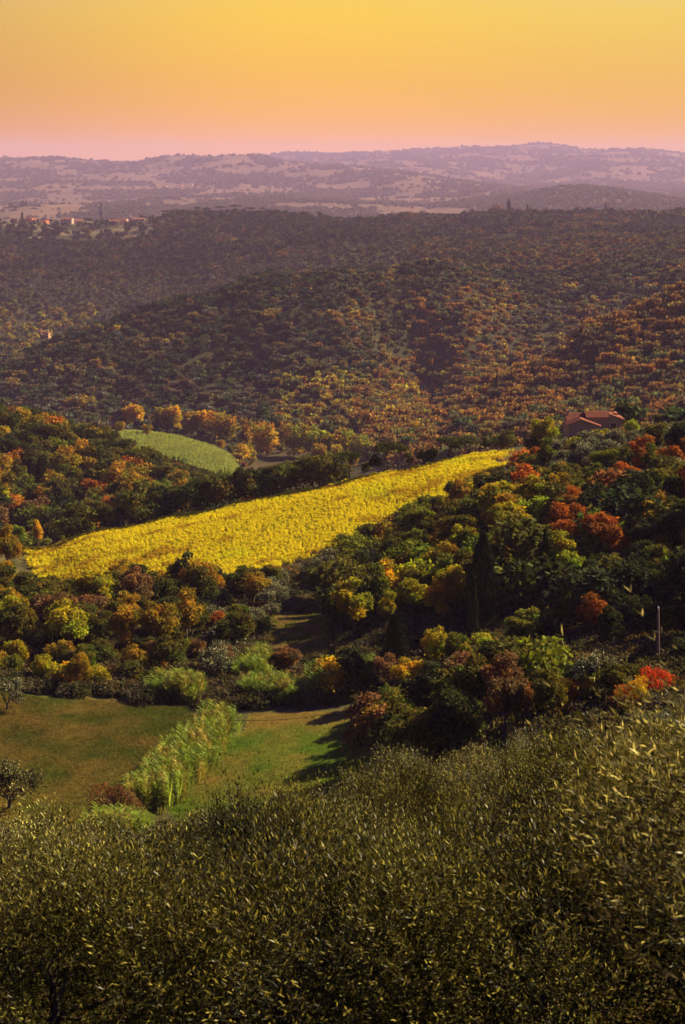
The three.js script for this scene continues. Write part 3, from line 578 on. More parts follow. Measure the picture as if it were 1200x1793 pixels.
for (const g of spread(116, 326, 560, 1290, 5.3, (px, D, py) => !inVine(px, D) && !inMeadow(px, D) && !near(px, D, KEEPOUT) && px > 590 + (D - 116) * -0.35 && !(px > 985 && px < 1100 && D > 306) && !(px > 660 && inside(VINE, px, D + 4)) && !(D < 168 && px < 640 + (163 - D) * 0.4) && !(D > 190 && D < 226 && px < 600) && !(px < 640 && D > 268) && !(px > 1090 && D < 137 && px < 1215))) {
  const pc = g.py - 3 / g.D * F, c = rightColour(g.px, pc, R()), olive = c.startsWith('olive');
  const h = olive ? 3.2 + 1.6 * R() : (g.px > 860 && pc > 880 && pc < 1150 ? 7 : 4.8) + 3.4 * R();
  const edge = inside(VINE, g.px + 10, g.D - 6) || inside(VINE, g.px - 22, g.D + 3);
  const hh = capped(g, edge ? Math.min(h, 3) : h); if (hh < 0.9) continue;
  plant(olive ? 'oliveC' : (edge || hh < 3 || R() < .15) ? 'shrub' : R() < .18 ? 'tall' : 'broad', g, c, hh, (0.85 + .4 * R()) * (hh < h * .7 ? 1.25 : 1));
}
for (const [px, D, h, c] of [[1215, 170, 9, 'dark'], [1260, 176, 11, 'dark'], [1235, 188, 11, 'holm'], [1300, 172, 11, 'dark'], [1180, 192, 9, 'dark'], [1285, 200, 12, 'holm'], [1120, 176, 7.5, 'dark'], [1330, 190, 12, 'dark'], [1225, 208, 10, 'rust'], [1240, 150, 11, 'dark'], [1280, 143, 11, 'holm'], [1320, 150, 12, 'dark'], [1258, 160, 11, 'dark'], [1310, 164, 12, 'dark'], [1222, 163, 9.5, 'dark'], [1345, 140, 12, 'dark'], [1300, 134, 10, 'holm'], [1180, 156, 6.5, 'dark'], [1110, 153, 5.5, 'dark'], [1140, 150, 5.5, 'dark'], [1070, 148, 5, 'dark'], [1065, 180, 7, 'dark'], [1150, 178, 7.5, 'holm']]) plant('broad', onGround(px, D), c, h, .9);  // tall trees, mostly unseen past the right edge, added to shade the hollow
// ---- wooded belt on the left
for (const g of spread(168, 268, -90, 500, 5.4, (px, D, py) => !inMeadow(px, D) && !inVine(px, D) && !near(px, D, KEEPOUT) && !(px > 462 && D > 186 && D < 226) && !(px > 390 && D < 182) && D > (px < 120 ? 170 : 172) && D < 262)) {
  const pc = g.py - 3 / g.D * F, q = fbm(n2b, g.px / 70 + 20, pc / 60, 2);
  let c = g.px < 210 && pc > 1000 ? pick(R(), ['ochre', 3.5, 'yellowGreen', 2, 'holm', 4, 'mid', 1.5, 'brown', 1]) : pick(R(), ['holm', 4, 'dark', 3, 'ochre', 3, 'mid', 2, 'brown', 1.6, 'oliveGrey', 1.4]);
  if (g.px > 400 && pc < 1080) c = pick(R(), ['oliveGrey', 5, 'holm', 2, 'ochre', 1, 'mid', 1]);
  const olive = c.startsWith('olive'), small = g.D > 252 || g.D < 176;
  const h = capped(g, olive ? 3.5 + R() : small ? 2.8 + 2.4 * R() : 5.6 + 3.2 * R()); if (h < .9) continue;
  plant(olive ? 'oliveC' : h < 3 ? 'shrub' : R() < .15 ? 'tall' : 'broad', g, c, h, 0.95 + .4 * R());
}
// ---- thicket along the crest beyond the vineyard
for (let px = 120; px < 900; px += 15 + 9 * R()) { const g = onGround(px, 334 + 5 * R()); if (!near(px, g.D, KEEPOUT.map(([a, b]) => [a, b, 10, 8]))) plant(R() < .5 ? 'broad' : 'shrub', g, pick(R(), ['holm', 5, 'dark', 2, 'ochre', 1, 'pine', 2]), (px < 560 ? 5.6 : 3.2) + 2.2 * R(), 1.1); }
// ---- spur across the valley
for (const g of spread(402, 545, -70, 440, 7.6, (px, D, py) => true)) {
  const q = fbm(n2, g.px / 60, g.D / 40, 2), top = g.D > 470;
  const c = g.D < 440 && g.px < 150 ? pick(R(), ['dark', 4, 'mid', 3, 'holm', 3, 'brown', 1]) : pick(R(), q > .15 ? ['rust', 1.2, 'orange', .7, 'ochre', 3, 'brown', 2, 'holm', 2] : ['holm', 4, 'dark', 3, 'mid', 2, 'ochre', 2, 'yellowGreen', 1]);
  const pine = top && R() < .3;
  plant(pine ? 'farPine' : R() < .12 ? 'farTall' : 'farBroad', g, pine ? 'pine' : c, Math.max(3.5, capped({ ...g, py: g.py }, 6.5 + 3 * R())), 0.95 + .3 * R());
}
// ---- sunlit trees in the valley bottom: [column, metres ahead, row of the top, colour, width factor]
for (const [px, D, top, c, w] of [[8, 900, 680, 'golden', 1.5], [32, 910, 686, 'yellowGreen', 1.4], [128, 1000, 690, 'ochre', 1.4], [150, 1000, 688, 'ochre', 1.5], [236, 955, 690, 'golden', 1.3], [222, 960, 706, 'ochre', 1.2], [282, 940, 708, 'ochre', 1.4], [304, 940, 698, 'golden', 1.2], [335, 930, 712, 'ochre', 1.5], [352, 930, 710, 'golden', 1.3], [378, 925, 708, 'golden', 1.5], [398, 920, 710, 'ochre', 1.5], [210, 770, 738, 'ochre', 1.1], [258, 765, 746, 'ochre', 1.1], [432, 880, 728, 'ochre', 1], [456, 860, 720, 'golden', 1.5], [470, 855, 728, 'golden', 1.2], [386, 810, 768, 'ochre', 1], [430, 800, 773, 'golden', 1.1], [448, 905, 735, 'ochre', 1.2], [515, 850, 726, 'yellowGreen', 1.4], [540, 845, 722, 'yellowGreen', 1.5], [552, 820, 740, 'golden', 1.3], [572, 815, 735, 'golden', 1.2], [590, 820, 752, 'golden', 1.3], [605, 810, 745, 'yellowGreen', 1.5], [628, 800, 756, 'yellowGreen', 1.5], [648, 800, 770, 'yellowGreen', 1.3], [500, 900, 738, 'ochre', 1.3], [680, 820, 760, 'ochre', 1.4], [700, 840, 748, 'golden', 1.2], [560, 790, 768, 'ochre', 1.3], [590, 790, 778, 'yellowGreen', 1.3], [725, 860, 735, 'golden', 1.1]]) {
  const g = onGround(px, D), h = clamp((g.py - top) / F * D * .85, 7, 18); plant(h > 13 ? 'farTall' : 'farBroad', g, c === 'golden' && R() < .4 ? 'yellowGreen' : c, h, w * .9, { zone: 'valley' });
}

// ---- foreground olives
const NEARO = [];
for (let D = 14.2; D < 104; D += D < 30 ? 4.0 : D < 60 ? 4.8 : 4.8) {
  const stepPx = (D < 30 ? 4.1 : D < 60 ? 4.5 : 4.6) / D * F;
  for (let px = -90 + R() * stepPx; px < 1290; px += stepPx * (0.85 + .3 * R())) {
    const dd = D + (R() - .5) * 2, pp = px + (R() - .5) * stepPx * .35;
    if (inMeadow(pp, dd) || dd > (pp < 350 ? 103 : pp < 620 ? 108 : 104)) continue;
    if (D < 23 && Math.abs(pp - 1085) < 150) continue;         // the gap with bare trunks
    if (pp > 960 && pp < 1180 && dd > 95) continue;
    NEARO.push([pp, dd]);
  }
}
for (const [px, D] of NEARO) {
  const kind = D < 33 ? 'oliveA' : 'oliveB', g = onGround(px, D), h = capped(g, (D < 26 ? 3.4 : 3.7) + .9 * R()) * (.62 + .46 * R());
  if (h < 1.2 || R() < (D > 17 && D < 70 ? .34 : 0)) continue;
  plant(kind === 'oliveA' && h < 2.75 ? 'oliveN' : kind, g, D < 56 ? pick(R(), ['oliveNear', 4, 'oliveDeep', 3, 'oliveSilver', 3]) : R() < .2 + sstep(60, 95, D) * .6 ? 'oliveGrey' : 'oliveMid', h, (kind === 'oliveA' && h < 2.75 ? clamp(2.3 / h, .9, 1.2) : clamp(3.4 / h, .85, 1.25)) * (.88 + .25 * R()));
}
for (const [px, D] of [[-30, 11.6], [210, 11.2], [430, 11.8], [640, 11.2], [850, 11.6], [1240, 12.2], [960, 13.2]]) { const g = onGround(px, D); plant('oliveN', g, pick(R(), ['oliveNear', 2, 'oliveSilver', 1]), capped(g, 2.6) * .95, 1.15); }
for (const [px, D, top, w, c] of [[440, 18, 1375, .8, 'oliveDeep'], [492, 21, 1372, .7, 'oliveNear'], [15, 19, 1432, .9, 'oliveSilver'], [110, 23, 1452, .8, 'oliveNear'], [700, 27, 1318, .85, 'oliveNear'], [870, 30, 1290, .8, 'oliveSilver'], [1050, 24, 1262, .85, 'oliveNear'], [1130, 30, 1250, .8, 'oliveSilver'], [600, 25, 1398, .8, 'oliveSilver'], [960, 40, 1262, .8, 'oliveNear']]) { const g = onGround(px, D), h = (g.py - top) / F * D / 1.12; plant(h < 2.75 ? 'oliveN' : 'oliveA', g, c, h, w * (h < 2.75 ? 1.1 : clamp(3.6 / h, .8, 1.3))); }
plant('oliveN', onGround(1560, 6.6), 'oliveSilver', 1.95, 1.05, { label: 'blurred olive reaching into the frame closest to the viewer' });
plant('oliveA', onGround(1062, 21.5), 'oliveNear', 3.15, 1.1, { label: 'foreground olive with bare dark trunk above brown earth' });
plant('oliveA', onGround(1128, 20), 'oliveNear', 3.05, 1.1, { label: 'foreground olive with thick dark trunk beside the yellow leaf' });

// ---------------------------------------------------------------- vineyard, grass, reeds, woods: what nobody could count
function instanced(name, label, geo, mat, list, kind = 'stuff', cat) {       // list of [x, y, z, sx, sy, turn, r, g, b]
  const m = new THREE.InstancedMesh(geo, mat, list.length), o = new THREE.Object3D(), c = new THREE.Color();
  list.forEach(([x, y, z, sx, sy, t, r, g, b], i) => { o.position.set(x, y, z); o.rotation.set(0, t, 0); o.scale.set(sx, sy, sx); o.updateMatrix(); m.setMatrixAt(i, o.matrix); m.setColorAt(i, c.setRGB(r, g, b)); });
  shadows(m); m.name = numbered(name); tag(m, label, cat, null, kind); scene.add(m); return m;
}
{
  const lv = new Leaves(80), r = rngOf(5);
  for (let i = 0; i < 80; i++) { const a = r() * 6.283, y = 0.35 + 1.35 * Math.sqrt(r()), q = (0.3 + 0.25 * r()) * (1.15 - .3 * y / 1.7), e = randDir(r), t = 0.78 + .4 * r(); lv.add(Math.cos(a) * q * 1.3, y, Math.sin(a) * q, e[0], e[1] * .6 - .2, e[2], Math.cos(a) * .7 + e[2] * .6, 0.5 + e[0] * .4, Math.sin(a) * .7 + e[1] * .6, 0.34 * (.7 + .6 * r()), 0.26, t, t * (1 + (r() - .5) * .2), t); }
  const vineGeo = lv.build(), list = [], stakes = [];
  const A = onGround(40, 331), B = onGround(910, 333), dir = V(B.x - A.x, 0, B.z - A.z).normalize(), nor = V(-dir.z, 0, dir.x);
  for (let w = -20; w < 110; w += 0.8) for (let s = -10; s < 190; s += 0.44) {
    const x = A.x + dir.x * s + nor.x * (w - 8) + (R() - .5) * .6, z = A.z + dir.z * s + nor.z * (w - 8) + (R() - .5) * .6, px = pxOf(x, z), D = -z;
    if (D < 240 || !inVine(px + 14 * n2(D / 2.1, 3), D + 2.5 * n2b(px / 25, 7)) || R() < .05 || n2(x / 2.5, z / 2.5) > .8) continue;
    const band = n2(w / 9 + 4, s / 90) + 0.5 * n2b(x / 8, z / 8) + 0.25 * (R() - .5), brown = sstep(0.05, 0.8, band) * 0.7, green = sstep(0.35, 1, n2(x / 30 + 60, z / 22)) * .3, t = (R() < .06 ? .5 : .88 + .2 * R());
    list.push([x, heightPD(px, D) - .05, z, 0.43 + .15 * R(), (0.48 + .15 * R()), R() * 6.28, t * (1 - .38 * brown - .25 * green), t * (1 - .60 * brown + .08 * green), t * (1 - .2 * brown)]);
  }
  instanced('vines', 'rows of golden autumn vines filling the tilted field in the middle', vineGeo, L.vine, list);
}
{ // meadow turf
  const lv = new Leaves(26), r = rngOf(6);
  for (let i = 0; i < 26; i++) { const a = r() * 6.283, q = Math.sqrt(r()) * .35, e = r() * 6.283, t = .6 + .8 * r(); lv.add(Math.cos(a) * q, -.02, Math.sin(a) * q, Math.cos(e) * .8, .9, Math.sin(e) * .8, -Math.cos(e), .5, -Math.sin(e), .13 + .16 * r(), .035, t, t, t * .8); }
  const g = lv.build(), list = [[], []];
  for (let i = 0; i < 80000; i++) {
    const D = 124 + 42 * R(), px = -130 + 800 * R(); const w = inside(MEADOW_L, px, D) ? 0 : inside(MEADOW_R, px, D) ? 1 : -1; if (w < 0) continue;
    const x = (px - 600) / F * D, c = groundColor(px, D, x), k = .7 + .6 * R(), h = .45 + .5 * R() * (1 + .6 * n2(x / 3, D / 3));
    list[w].push([x, heightPD(px, D), -D, .9 + .5 * R(), h, R() * 6.28, c[0] * k * 1.35, c[1] * k * 1.3, c[2] * k]);
  }
  instanced('grass', 'short drying grass of the larger brown-green meadow', g, L.white, list[0]);
  instanced('grass', 'bright short grass of the smaller meadow striped with tree shadows', g, L.white, list[1]);
  // rough grass and herbs under the olives and on the slopes
  const rough = [];
  for (let i = 0; i < 14000; i++) { const D = 13 * Math.exp(R() * 2.1), px = -150 + 1500 * R(); if (inMeadow(px, D)) continue; const k = .6 + .7 * R(), dry = R() < .55; rough.push([(px - 600) / F * D, heightPD(px, D), -D, .8 + .4 * R(), .6 + .5 * R(), R() * 6.28, (dry ? .26 : .10) * k, (dry ? .17 : .12) * k, (dry ? .07 : .02) * k]); }
  instanced('grass', 'rough dry grass under the foreground olives', g, L.white, rough);
  const terr = [];
  for (let i = 0; i < 9000; i++) { const D = 180 + 62 * R(), px = 440 + 170 * R(), k = .6 + .7 * R(), dry = n2(px / 40, D / 6) > -.1; terr.push([(px - 600) / F * D, heightPD(px, D), -D, 1.6, 1.5 + R(), R() * 6.28, (dry ? .30 : .15) * k, (dry ? .21 : .16) * k, (dry ? .07 : .02) * k]); }
  instanced('grass', 'dry grass of the little terrace in the gully', g, L.white, terr);
}
{ // reeds: five banks of giant cane
  const geos = [1, 2].map((s) => reedStems(s, 13, 0.85, 3.6));
  const banks = [
    ['long bank of bright green cane running between the two meadows', [[388, 158], [372, 153], [350, 148], [320, 143], [300, 139], [275, 135], [255, 132]], 2.6, 1],
    ['dense green cane along the far edge of the smaller meadow', [[545, 171], [580, 172], [615, 173], [645, 172]], 2.4, 1],
    ['sunlit cane clump at the far edge of the larger meadow', [[280, 171], [300, 170], [325, 170], [340, 172]], 1.9, .85],
    ['pale cane behind the far end of the long bank', [[432, 178], [450, 180], [455, 184]], 1.8, .9],
    ['low cane clump at the near end of the long bank', [[172, 121], [195, 119], [222, 120], [240, 122]], 1.5, .6],
    ['dark green cane beside the reddish brown tree', [[440, 172], [470, 171], [505, 170]], 1.8, .8],
  ];
  for (const [label, line, wide, tall] of banks) {
    const o = thing('reed_bank', 0, 0, 0); tag(o, label, 'reeds', 'banks of giant cane round the meadows');
    geos.forEach((g, gi) => {
      const list = [];
      for (let i = 0; i < line.length - 1; i++) for (let k = 0; k < 26; k++) {
        const f = R(), px = mix(line[i][0], line[i + 1][0], f), D = mix(line[i][1], line[i + 1][1], f) + (R() - .5) * wide * 2.1, x = (px - 600) / F * D + (R() - .5) * wide, c = .75 + .5 * R(), y = R() < .25;
        list.push([x, heightPD(pxOf(x, -D), D), -D, .9 + .3 * R(), tall * (.5 + .62 * R()), R() * 6.28, c * (y ? 1.5 : 1), c * (y ? .85 : 1), c * (y ? 1.6 : 1)]);
      }
      const m = instanced('canes', null, g, L.reed, list); scene.remove(m); m.name = 'canes'; m.userData = { kind: 'stuff' }; o.add(m);
    });
  }
}
{ // low scrub that closes the gaps between the trees
  const g = roundTree({ seed: 301, rx: 1.5, ry: 1.0, cy: .7, lobes: 7, leaves: 800, size: .24 }).crown, near_ = [], spur = [];
  for (let i = 0; i < 9000; i++) { const D = 112 * Math.exp(R() * 1.07), px = -90 + 1400 * R(); if (D > 330 || inMeadow(px, D) || inVine(px, D) || (px > 462 && px < 590 && D > 184 && D < 228) || (px < 105 && D > 262) || (px > 380 && px < 700 && D < 167) || (px < 420 && D < 167) || (px < 590 && D < 116) || (px > 985 && px < 1100 && D > 306) || (inside(VINE, px - 14, D + 4) || inside(VINE, px, D + 5) || inside(VINE, px, D - 4)) && R() < .8) continue; const c = pick(R(), [[.055, .06, .016], 4, [.09, .08, .02], 3, [.12, .10, .04], 1.5, [.15, .09, .02], 1, [.10, .095, .05], 1]), k = .7 + .6 * R(), s = .7 + .7 * R(); near_.push([(px - 600) / F * D, heightPD(px, D) - .15, -D, s, s, R() * 6.28, c[0] * k, c[1] * k, c[2] * k]); }
  instanced('undergrowth', 'low mixed scrub between the trees of the hillside and gully', g, L.white, near_);
  for (let i = 0; i < 3600; i++) { const D = 396 + 160 * R(), px = -110 + 570 * R(), c = pick(R(), [[.05, .055, .016], 4, [.08, .075, .02], 2, [.15, .09, .02], 1]), k = .7 + .6 * R(), s = 1.5 + 1.2 * R(); spur.push([(px - 600) / F * D, heightPD(px, D) - .3, -D, s, s, R() * 6.28, c[0] * k, c[1] * k, c[2] * k]); }
  instanced('undergrowth', 'dark scrub closing the gaps on the wooded spur', g, L.white, spur);
}
// ---- distant woods
const woodGeo = { broad: roundTree({ seed: 201, rx: 3.6, ry: 3.6, cy: 4.2, lobes: 9, leaves: 260, size: 1.5, narrow: .7 }).crown, tiny: roundTree({ seed: 202, rx: 4, ry: 3.6, cy: 4, lobes: 7, leaves: 110, size: 2.4, narrow: .8 }).crown, tall: roundTree({ seed: 203, rx: 2.2, ry: 5, cy: 5.5, lobes: 9, leaves: 200, size: 1.5, narrow: .6 }).crown, far: roundTree({ seed: 204, rx: 9, ry: 5, cy: 4, lobes: 8, leaves: 60, size: 7, narrow: .8 }).crown };
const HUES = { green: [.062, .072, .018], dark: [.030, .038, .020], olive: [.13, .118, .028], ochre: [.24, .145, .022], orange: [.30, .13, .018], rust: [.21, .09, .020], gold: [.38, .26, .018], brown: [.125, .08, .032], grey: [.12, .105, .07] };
function wood(label, D0, D1, p0, p1, step, geo, keep, hue, size = 1) {
  const list = [];
  for (let D = D0; D < D1; D += step * .85) {
    const x0 = (p0 - 600) / F * D, x1 = (p1 - 600) / F * D;
    for (let x = x0; x < x1; x += step) {
      const xx = x + (R() - .5) * step, dd = D + (R() - .5) * step, px = 600 + xx / dd * F; if (!keep(px, dd)) continue;
      const h = HUES[pick(clamp(.5 + .75 * n2b(xx / 24, dd / 34) + .55 * (R() - .5), 0, .999), hue(px, dd, xx))], k = .85 + .35 * R(), s = size * (.55 + .5 * R() + .45 * R() * R() + .2 * n2(xx / 45, dd / 45)) * (dd > 2760 ? .62 : 1);
      list.push([xx, heightPD(px, dd) - .8, -dd, s, s * (.8 + .5 * R()), R() * 6.28, h[0] * k * (.88 + .24 * R()), h[1] * k, h[2] * k]);
    }
  }
  return instanced('wood', label, geo, L.white, list);
}
const any = () => true;
wood('scrubby wood filling the steep side of the valley below the farmhouse', 356, 640, 380, 1300, 8, woodGeo.broad, (px, D) => !(D < 372 && px < 960), (px, D) => D > 520 ? ['olive', 4, 'grey', 3, 'gold', 2, 'ochre', 2] : ['green', 3, 'olive', 3, 'dark', 2, 'ochre', 2], .85);  // farther crowns paler, valley haze put into their colour
wood('wood on the back of the spur and round the green field', 548, 760, -80, 470, 8.5, woodGeo.broad, (px, D) => !(D > 640 && px > 195 && px < 450), () => ['green', 3, 'dark', 3, 'ochre', 2, 'olive', 2]);
wood('autumn wood on the nearer ridge in front of the dome', 640, 1130, 640, 1330, 7.6, woodGeo.broad, (px, D) => px > 640 + clamp((860 - D) * .3, 0, 120), (px, D, x) => { const q = fbm(n2, x / 60, D / 60, 3); return q > .05 || D > 860 ? ['orange', 3, 'rust', 3, 'ochre', 2, 'brown', 1] : q > -.15 ? ['ochre', 3, 'rust', 2, 'olive', 2, 'green', 1, 'brown', 2] : ['green', 2, 'olive', 3, 'ochre', 2, 'brown', 1]; });  // orange and rust crest: sunlight on the ridge put into crown colours
wood('dim belt of trees along the foot of the wooded dome', 930, 1080, -120, 760, 8, woodGeo.broad, any, (px) => px > 480 ? ['ochre', 3, 'gold', 3, 'orange', 1.5, 'olive', 3] : ['brown', 3, 'dark', 3, 'grey', 2, 'green', 2]);  // shaded left and sunlit right of the dome foot put into crown colours
wood('loose sunlit trees on the valley floor beyond the vineyard crest', 765, 935, 420, 780, 10, woodGeo.broad, (px, D) => n2(px / 30, D / 25) > -.35 && !(px > 445 && px < 565 && D > 775 && D < 850), () => ['gold', 3, 'ochre', 3, 'olive', 4, 'orange', 1], .8);
wood('broad wooded dome above the valley, brown and green', 1080, 1440, -140, 1340, 8.6, woodGeo.broad, any, (px, D, x) => { const q = fbm(n2, x / 80 + 5, D / 80, 3) + sstep(500, 780, px) * .75 - sstep(1200, 1380, D) * .5 - .18; return q > .35 ? ['orange', 3, 'ochre', 3, 'gold', 1.6, 'rust', 1.5, 'olive', 1] : q > .08 ? ['ochre', 1.5, 'brown', 3, 'olive', 2, 'rust', 1.2, 'grey', 1] : ['dark', 6, 'green', 2, 'brown', 1.5]; });  // shaded left and crest, sunlit right side put into the crown colours
wood('wooded slopes behind the dome up to the plateau edge', 1440, 2100, -140, 1340, 10.5, woodGeo.tiny, (px, D) => !(px < 165 && D < 1800 && n2(px / 30, D / 50) > 0.25), (px, D, x) => { const q = fbm(n2, x / 130 + 15, D / 110, 3) + sstep(650, 1150, px) * .25; return px < 170 && D < 1800 ? ['gold', 3, 'ochre', 3, 'olive', 2] : px < 720 && D < 2000 ? ['grey', 4, 'olive', 2, 'brown', 2, 'green', 1] : q > .34 ? ['rust', 2, 'ochre', 1.4, 'orange', 1, 'brown', 3] : q > .02 ? ['brown', 3, 'olive', 1.5, 'green', 2, 'grey', 1] : ['dark', 4, 'green', 2, 'brown', 1]; });  // paler left part, sunlight and haze put into the crown colours
wood('dark woods covering the plateau up to the skyline', 2100, 3060, -140, 1340, 13.5, woodGeo.tiny, (px, D) => !(D > 2500 && px < 290 && n2(px / 40, D / 90) > -.25) && !(px > 880 && px < 985 && D > 2080 && D < 2190), (px, D, x) => { const q = fbm(n2, x / 200 + 15, D / 160, 3) + sstep(650, 1150, px) * .18; return q > .4 ? ['rust', 1, 'ochre', .8, 'brown', 3] : q > .1 ? ['brown', 2, 'green', 2, 'dark', 2] : ['dark', 6, 'green', 1]; }, 1.25);
{ // woods and hedges of the hazy hills
  const list = [];
  for (let i = 0; i < 60000; i++) {
    const D = 4100 * Math.exp(R() * 1.55), px = -150 + 1500 * R(), x = (px - 600) / F * D;
    if (fbm(n2b, x / 600 + 50, D / 1150, 4) + (D < 7700 && px > 860 ? 0.5 : 0) < 0.0 && !(Math.abs(fbm(n2, x / 450, D / 600, 3)) < .03)) continue;
    const s = (.6 + .8 * R()) * clamp(D / 9000, .6, 1.5), k = 1.05 + .3 * R(); list.push([x, heightPD(px, D) - 2, -D, s, s * (.8 + .6 * R()), R() * 6.28, .10 * k, .085 * k, .062 * k]);  // crowns lightened towards the fields, haze put into their colour
  }
  instanced('wood', 'scattered woods and hedges on the hazy far hills', woodGeo.far, L.white, list);
}
{ // strip of tall crop on the rise in the valley
  const lv = new Leaves(40), r = rngOf(8); for (let i = 0; i < 40; i++) { const a = r() * 6.283, q = r() * .9, e = randDir(r), t = .7 + .6 * r(); lv.add(Math.cos(a) * q, r() * 1.2, Math.sin(a) * q, e[0] * .6, 1, e[2] * .6, Math.cos(a), .6, Math.sin(a), .9, .3, t, t, t * .9); }
  const g = lv.build(), list = [];
  for (let D = 642; D < 800; D += 2.2) for (let px = 190; px < 455; px += 3.2) { const dd = D + R() * 2, pp = px + R() * 3; if (pp < 195 + (800 - dd) * .1 || pp > 400 + (800 - dd) * .3) continue; const k = .75 + .5 * R(); list.push([(pp - 600) / F * dd, heightPD(pp, dd), -dd, 1, 1.1 + .6 * R(), R() * 6.28, .30 * k, .33 * k, .07 * k]); }
  instanced('tall_crop', 'pale green tall crop on the rise in the valley', g, L.white, list);
}
// ---------------------------------------------------------------- farmhouse on the crest
const stoneTex = noiseTexture(256, 31, 0.55, 1, 14), tileTex = noiseTexture(256, 37, 0.5, 1, 10);
const mat = (name, r, g, b, o = {}) => { const m = new THREE.MeshPhysicalMaterial({ color: new THREE.Color().setRGB(r, g, b), roughness: 0.95, specularIntensity: 0.2, ...o }); m.name = name; return m; };
const stone = mat('field_stone', 0.40, 0.27, 0.17, { map: stoneTex, bumpMap: stoneTex, bumpScale: 0.05 }), terracotta = mat('terracotta', 0.44, 0.165, 0.085, { map: tileTex }), wood_ = mat('weathered_wood', 0.12, 0.07, 0.035), paneMat = mat('window_glass', 0.02, 0.022, 0.025, { roughness: 0.15, specularIntensity: 1 }), dressed = mat('dressed_stone', 0.42, 0.32, 0.22);
function prism(profile, z0, z1) {       // profile in x, y swept from z0 back to z1, with metre uv
  const s = new THREE.Shape(profile.map(([x, y]) => new THREE.Vector2(x, y))), g = new THREE.ExtrudeGeometry(s, { depth: z0 - z1, bevelEnabled: false }); g.translate(0, 0, z1);
  const uv = g.attributes.uv; for (let i = 0; i < uv.count; i++) uv.setXY(i, uv.getX(i) / 3, uv.getY(i) / 3); return g;
}
function slab(a, b, c, d, t) {          // sloping roof plane a-b (eave) c-d (ridge), thickness t upward
  const n = new THREE.Vector3().subVectors(b, a).cross(new THREE.Vector3().subVectors(d, a)).normalize(); if (n.y < 0) n.negate();
  const p = [a, b, c, d], q = p.map((v) => v.clone().addScaledVector(n, t)), P = [...p, ...q], f = [[0, 1, 2, 3], [4, 5, 6, 7], [0, 1, 5, 4], [1, 2, 6, 5], [2, 3, 7, 6], [3, 0, 4, 7]], pos = [], uv = [];
  for (const k of f) for (const i of [0, 1, 2, 0, 2, 3]) { pos.push(P[k[i]].x, P[k[i]].y, P[k[i]].z); uv.push(P[k[i]].x / 2, P[k[i]].z / 2); }
  const g = new THREE.BufferGeometry(); g.setAttribute('position', new THREE.Float32BufferAttribute(pos, 3)); g.setAttribute('uv', new THREE.Float32BufferAttribute(uv, 2)); g.computeVertexNormals(); return { g, n, t };
}
function roofPlane(parent, a, b, c, d) {       // eave a to b, ridge c above b, d above a; round cover tiles laid down the slope
  const s = slab(a, b, c, d, 0.09), roof = part('roof', s.g, terracotta, parent), tiles = [], w = a.distanceTo(b), n = Math.max(4, Math.round(w / 0.30));
  for (let i = 0; i < n; i++) {
    const k = (i + 0.5) / n, lo = a.clone().lerp(b, k).addScaledVector(s.n, 0.09), hi = d.clone().lerp(c, k).addScaledVector(s.n, 0.09), len = lo.distanceTo(hi), m = Math.max(2, Math.round(len / 0.42));
    for (let j = 0; j < m; j++) tiles.push(tube([lo.clone().lerp(hi, j / m).addScaledVector(s.n, 0.035 * R()), lo.clone().lerp(hi, (j + 1.1) / m).addScaledVector(s.n, -0.02)], [0.115, 0.09], 7));
  }
  const t = part('roof_tiles', mergeGeometries(tiles), terracotta, roof); t.userData.kind = 'stuff'; return roof;
}
function opening(parent, kind, x, y, z, w, h, arch) {      // recessed opening in a wall facing the viewer
  const o = new THREE.Group(); o.name = kind; parent.add(o); o.position.set(x, y, z);
  part(kind === 'door' ? 'door_leaf' : 'pane', new THREE.BoxGeometry(w, h, 0.06), kind === 'door' ? wood_ : paneMat, o).position.set(0, 0, 0.04);
  const f = [[-w / 2 - .08, 0, .16, h + .3], [w / 2 + .08, 0, .16, h + .3], [0, -h / 2 - .08, w, .16], [0, h / 2 + .08, w, .16]].map(([a, b, c, d]) => new THREE.BoxGeometry(c, d, 0.14).translate(a, b, 0.07));
  part('frame', mergeGeometries(f), dressed, o); return o;
}
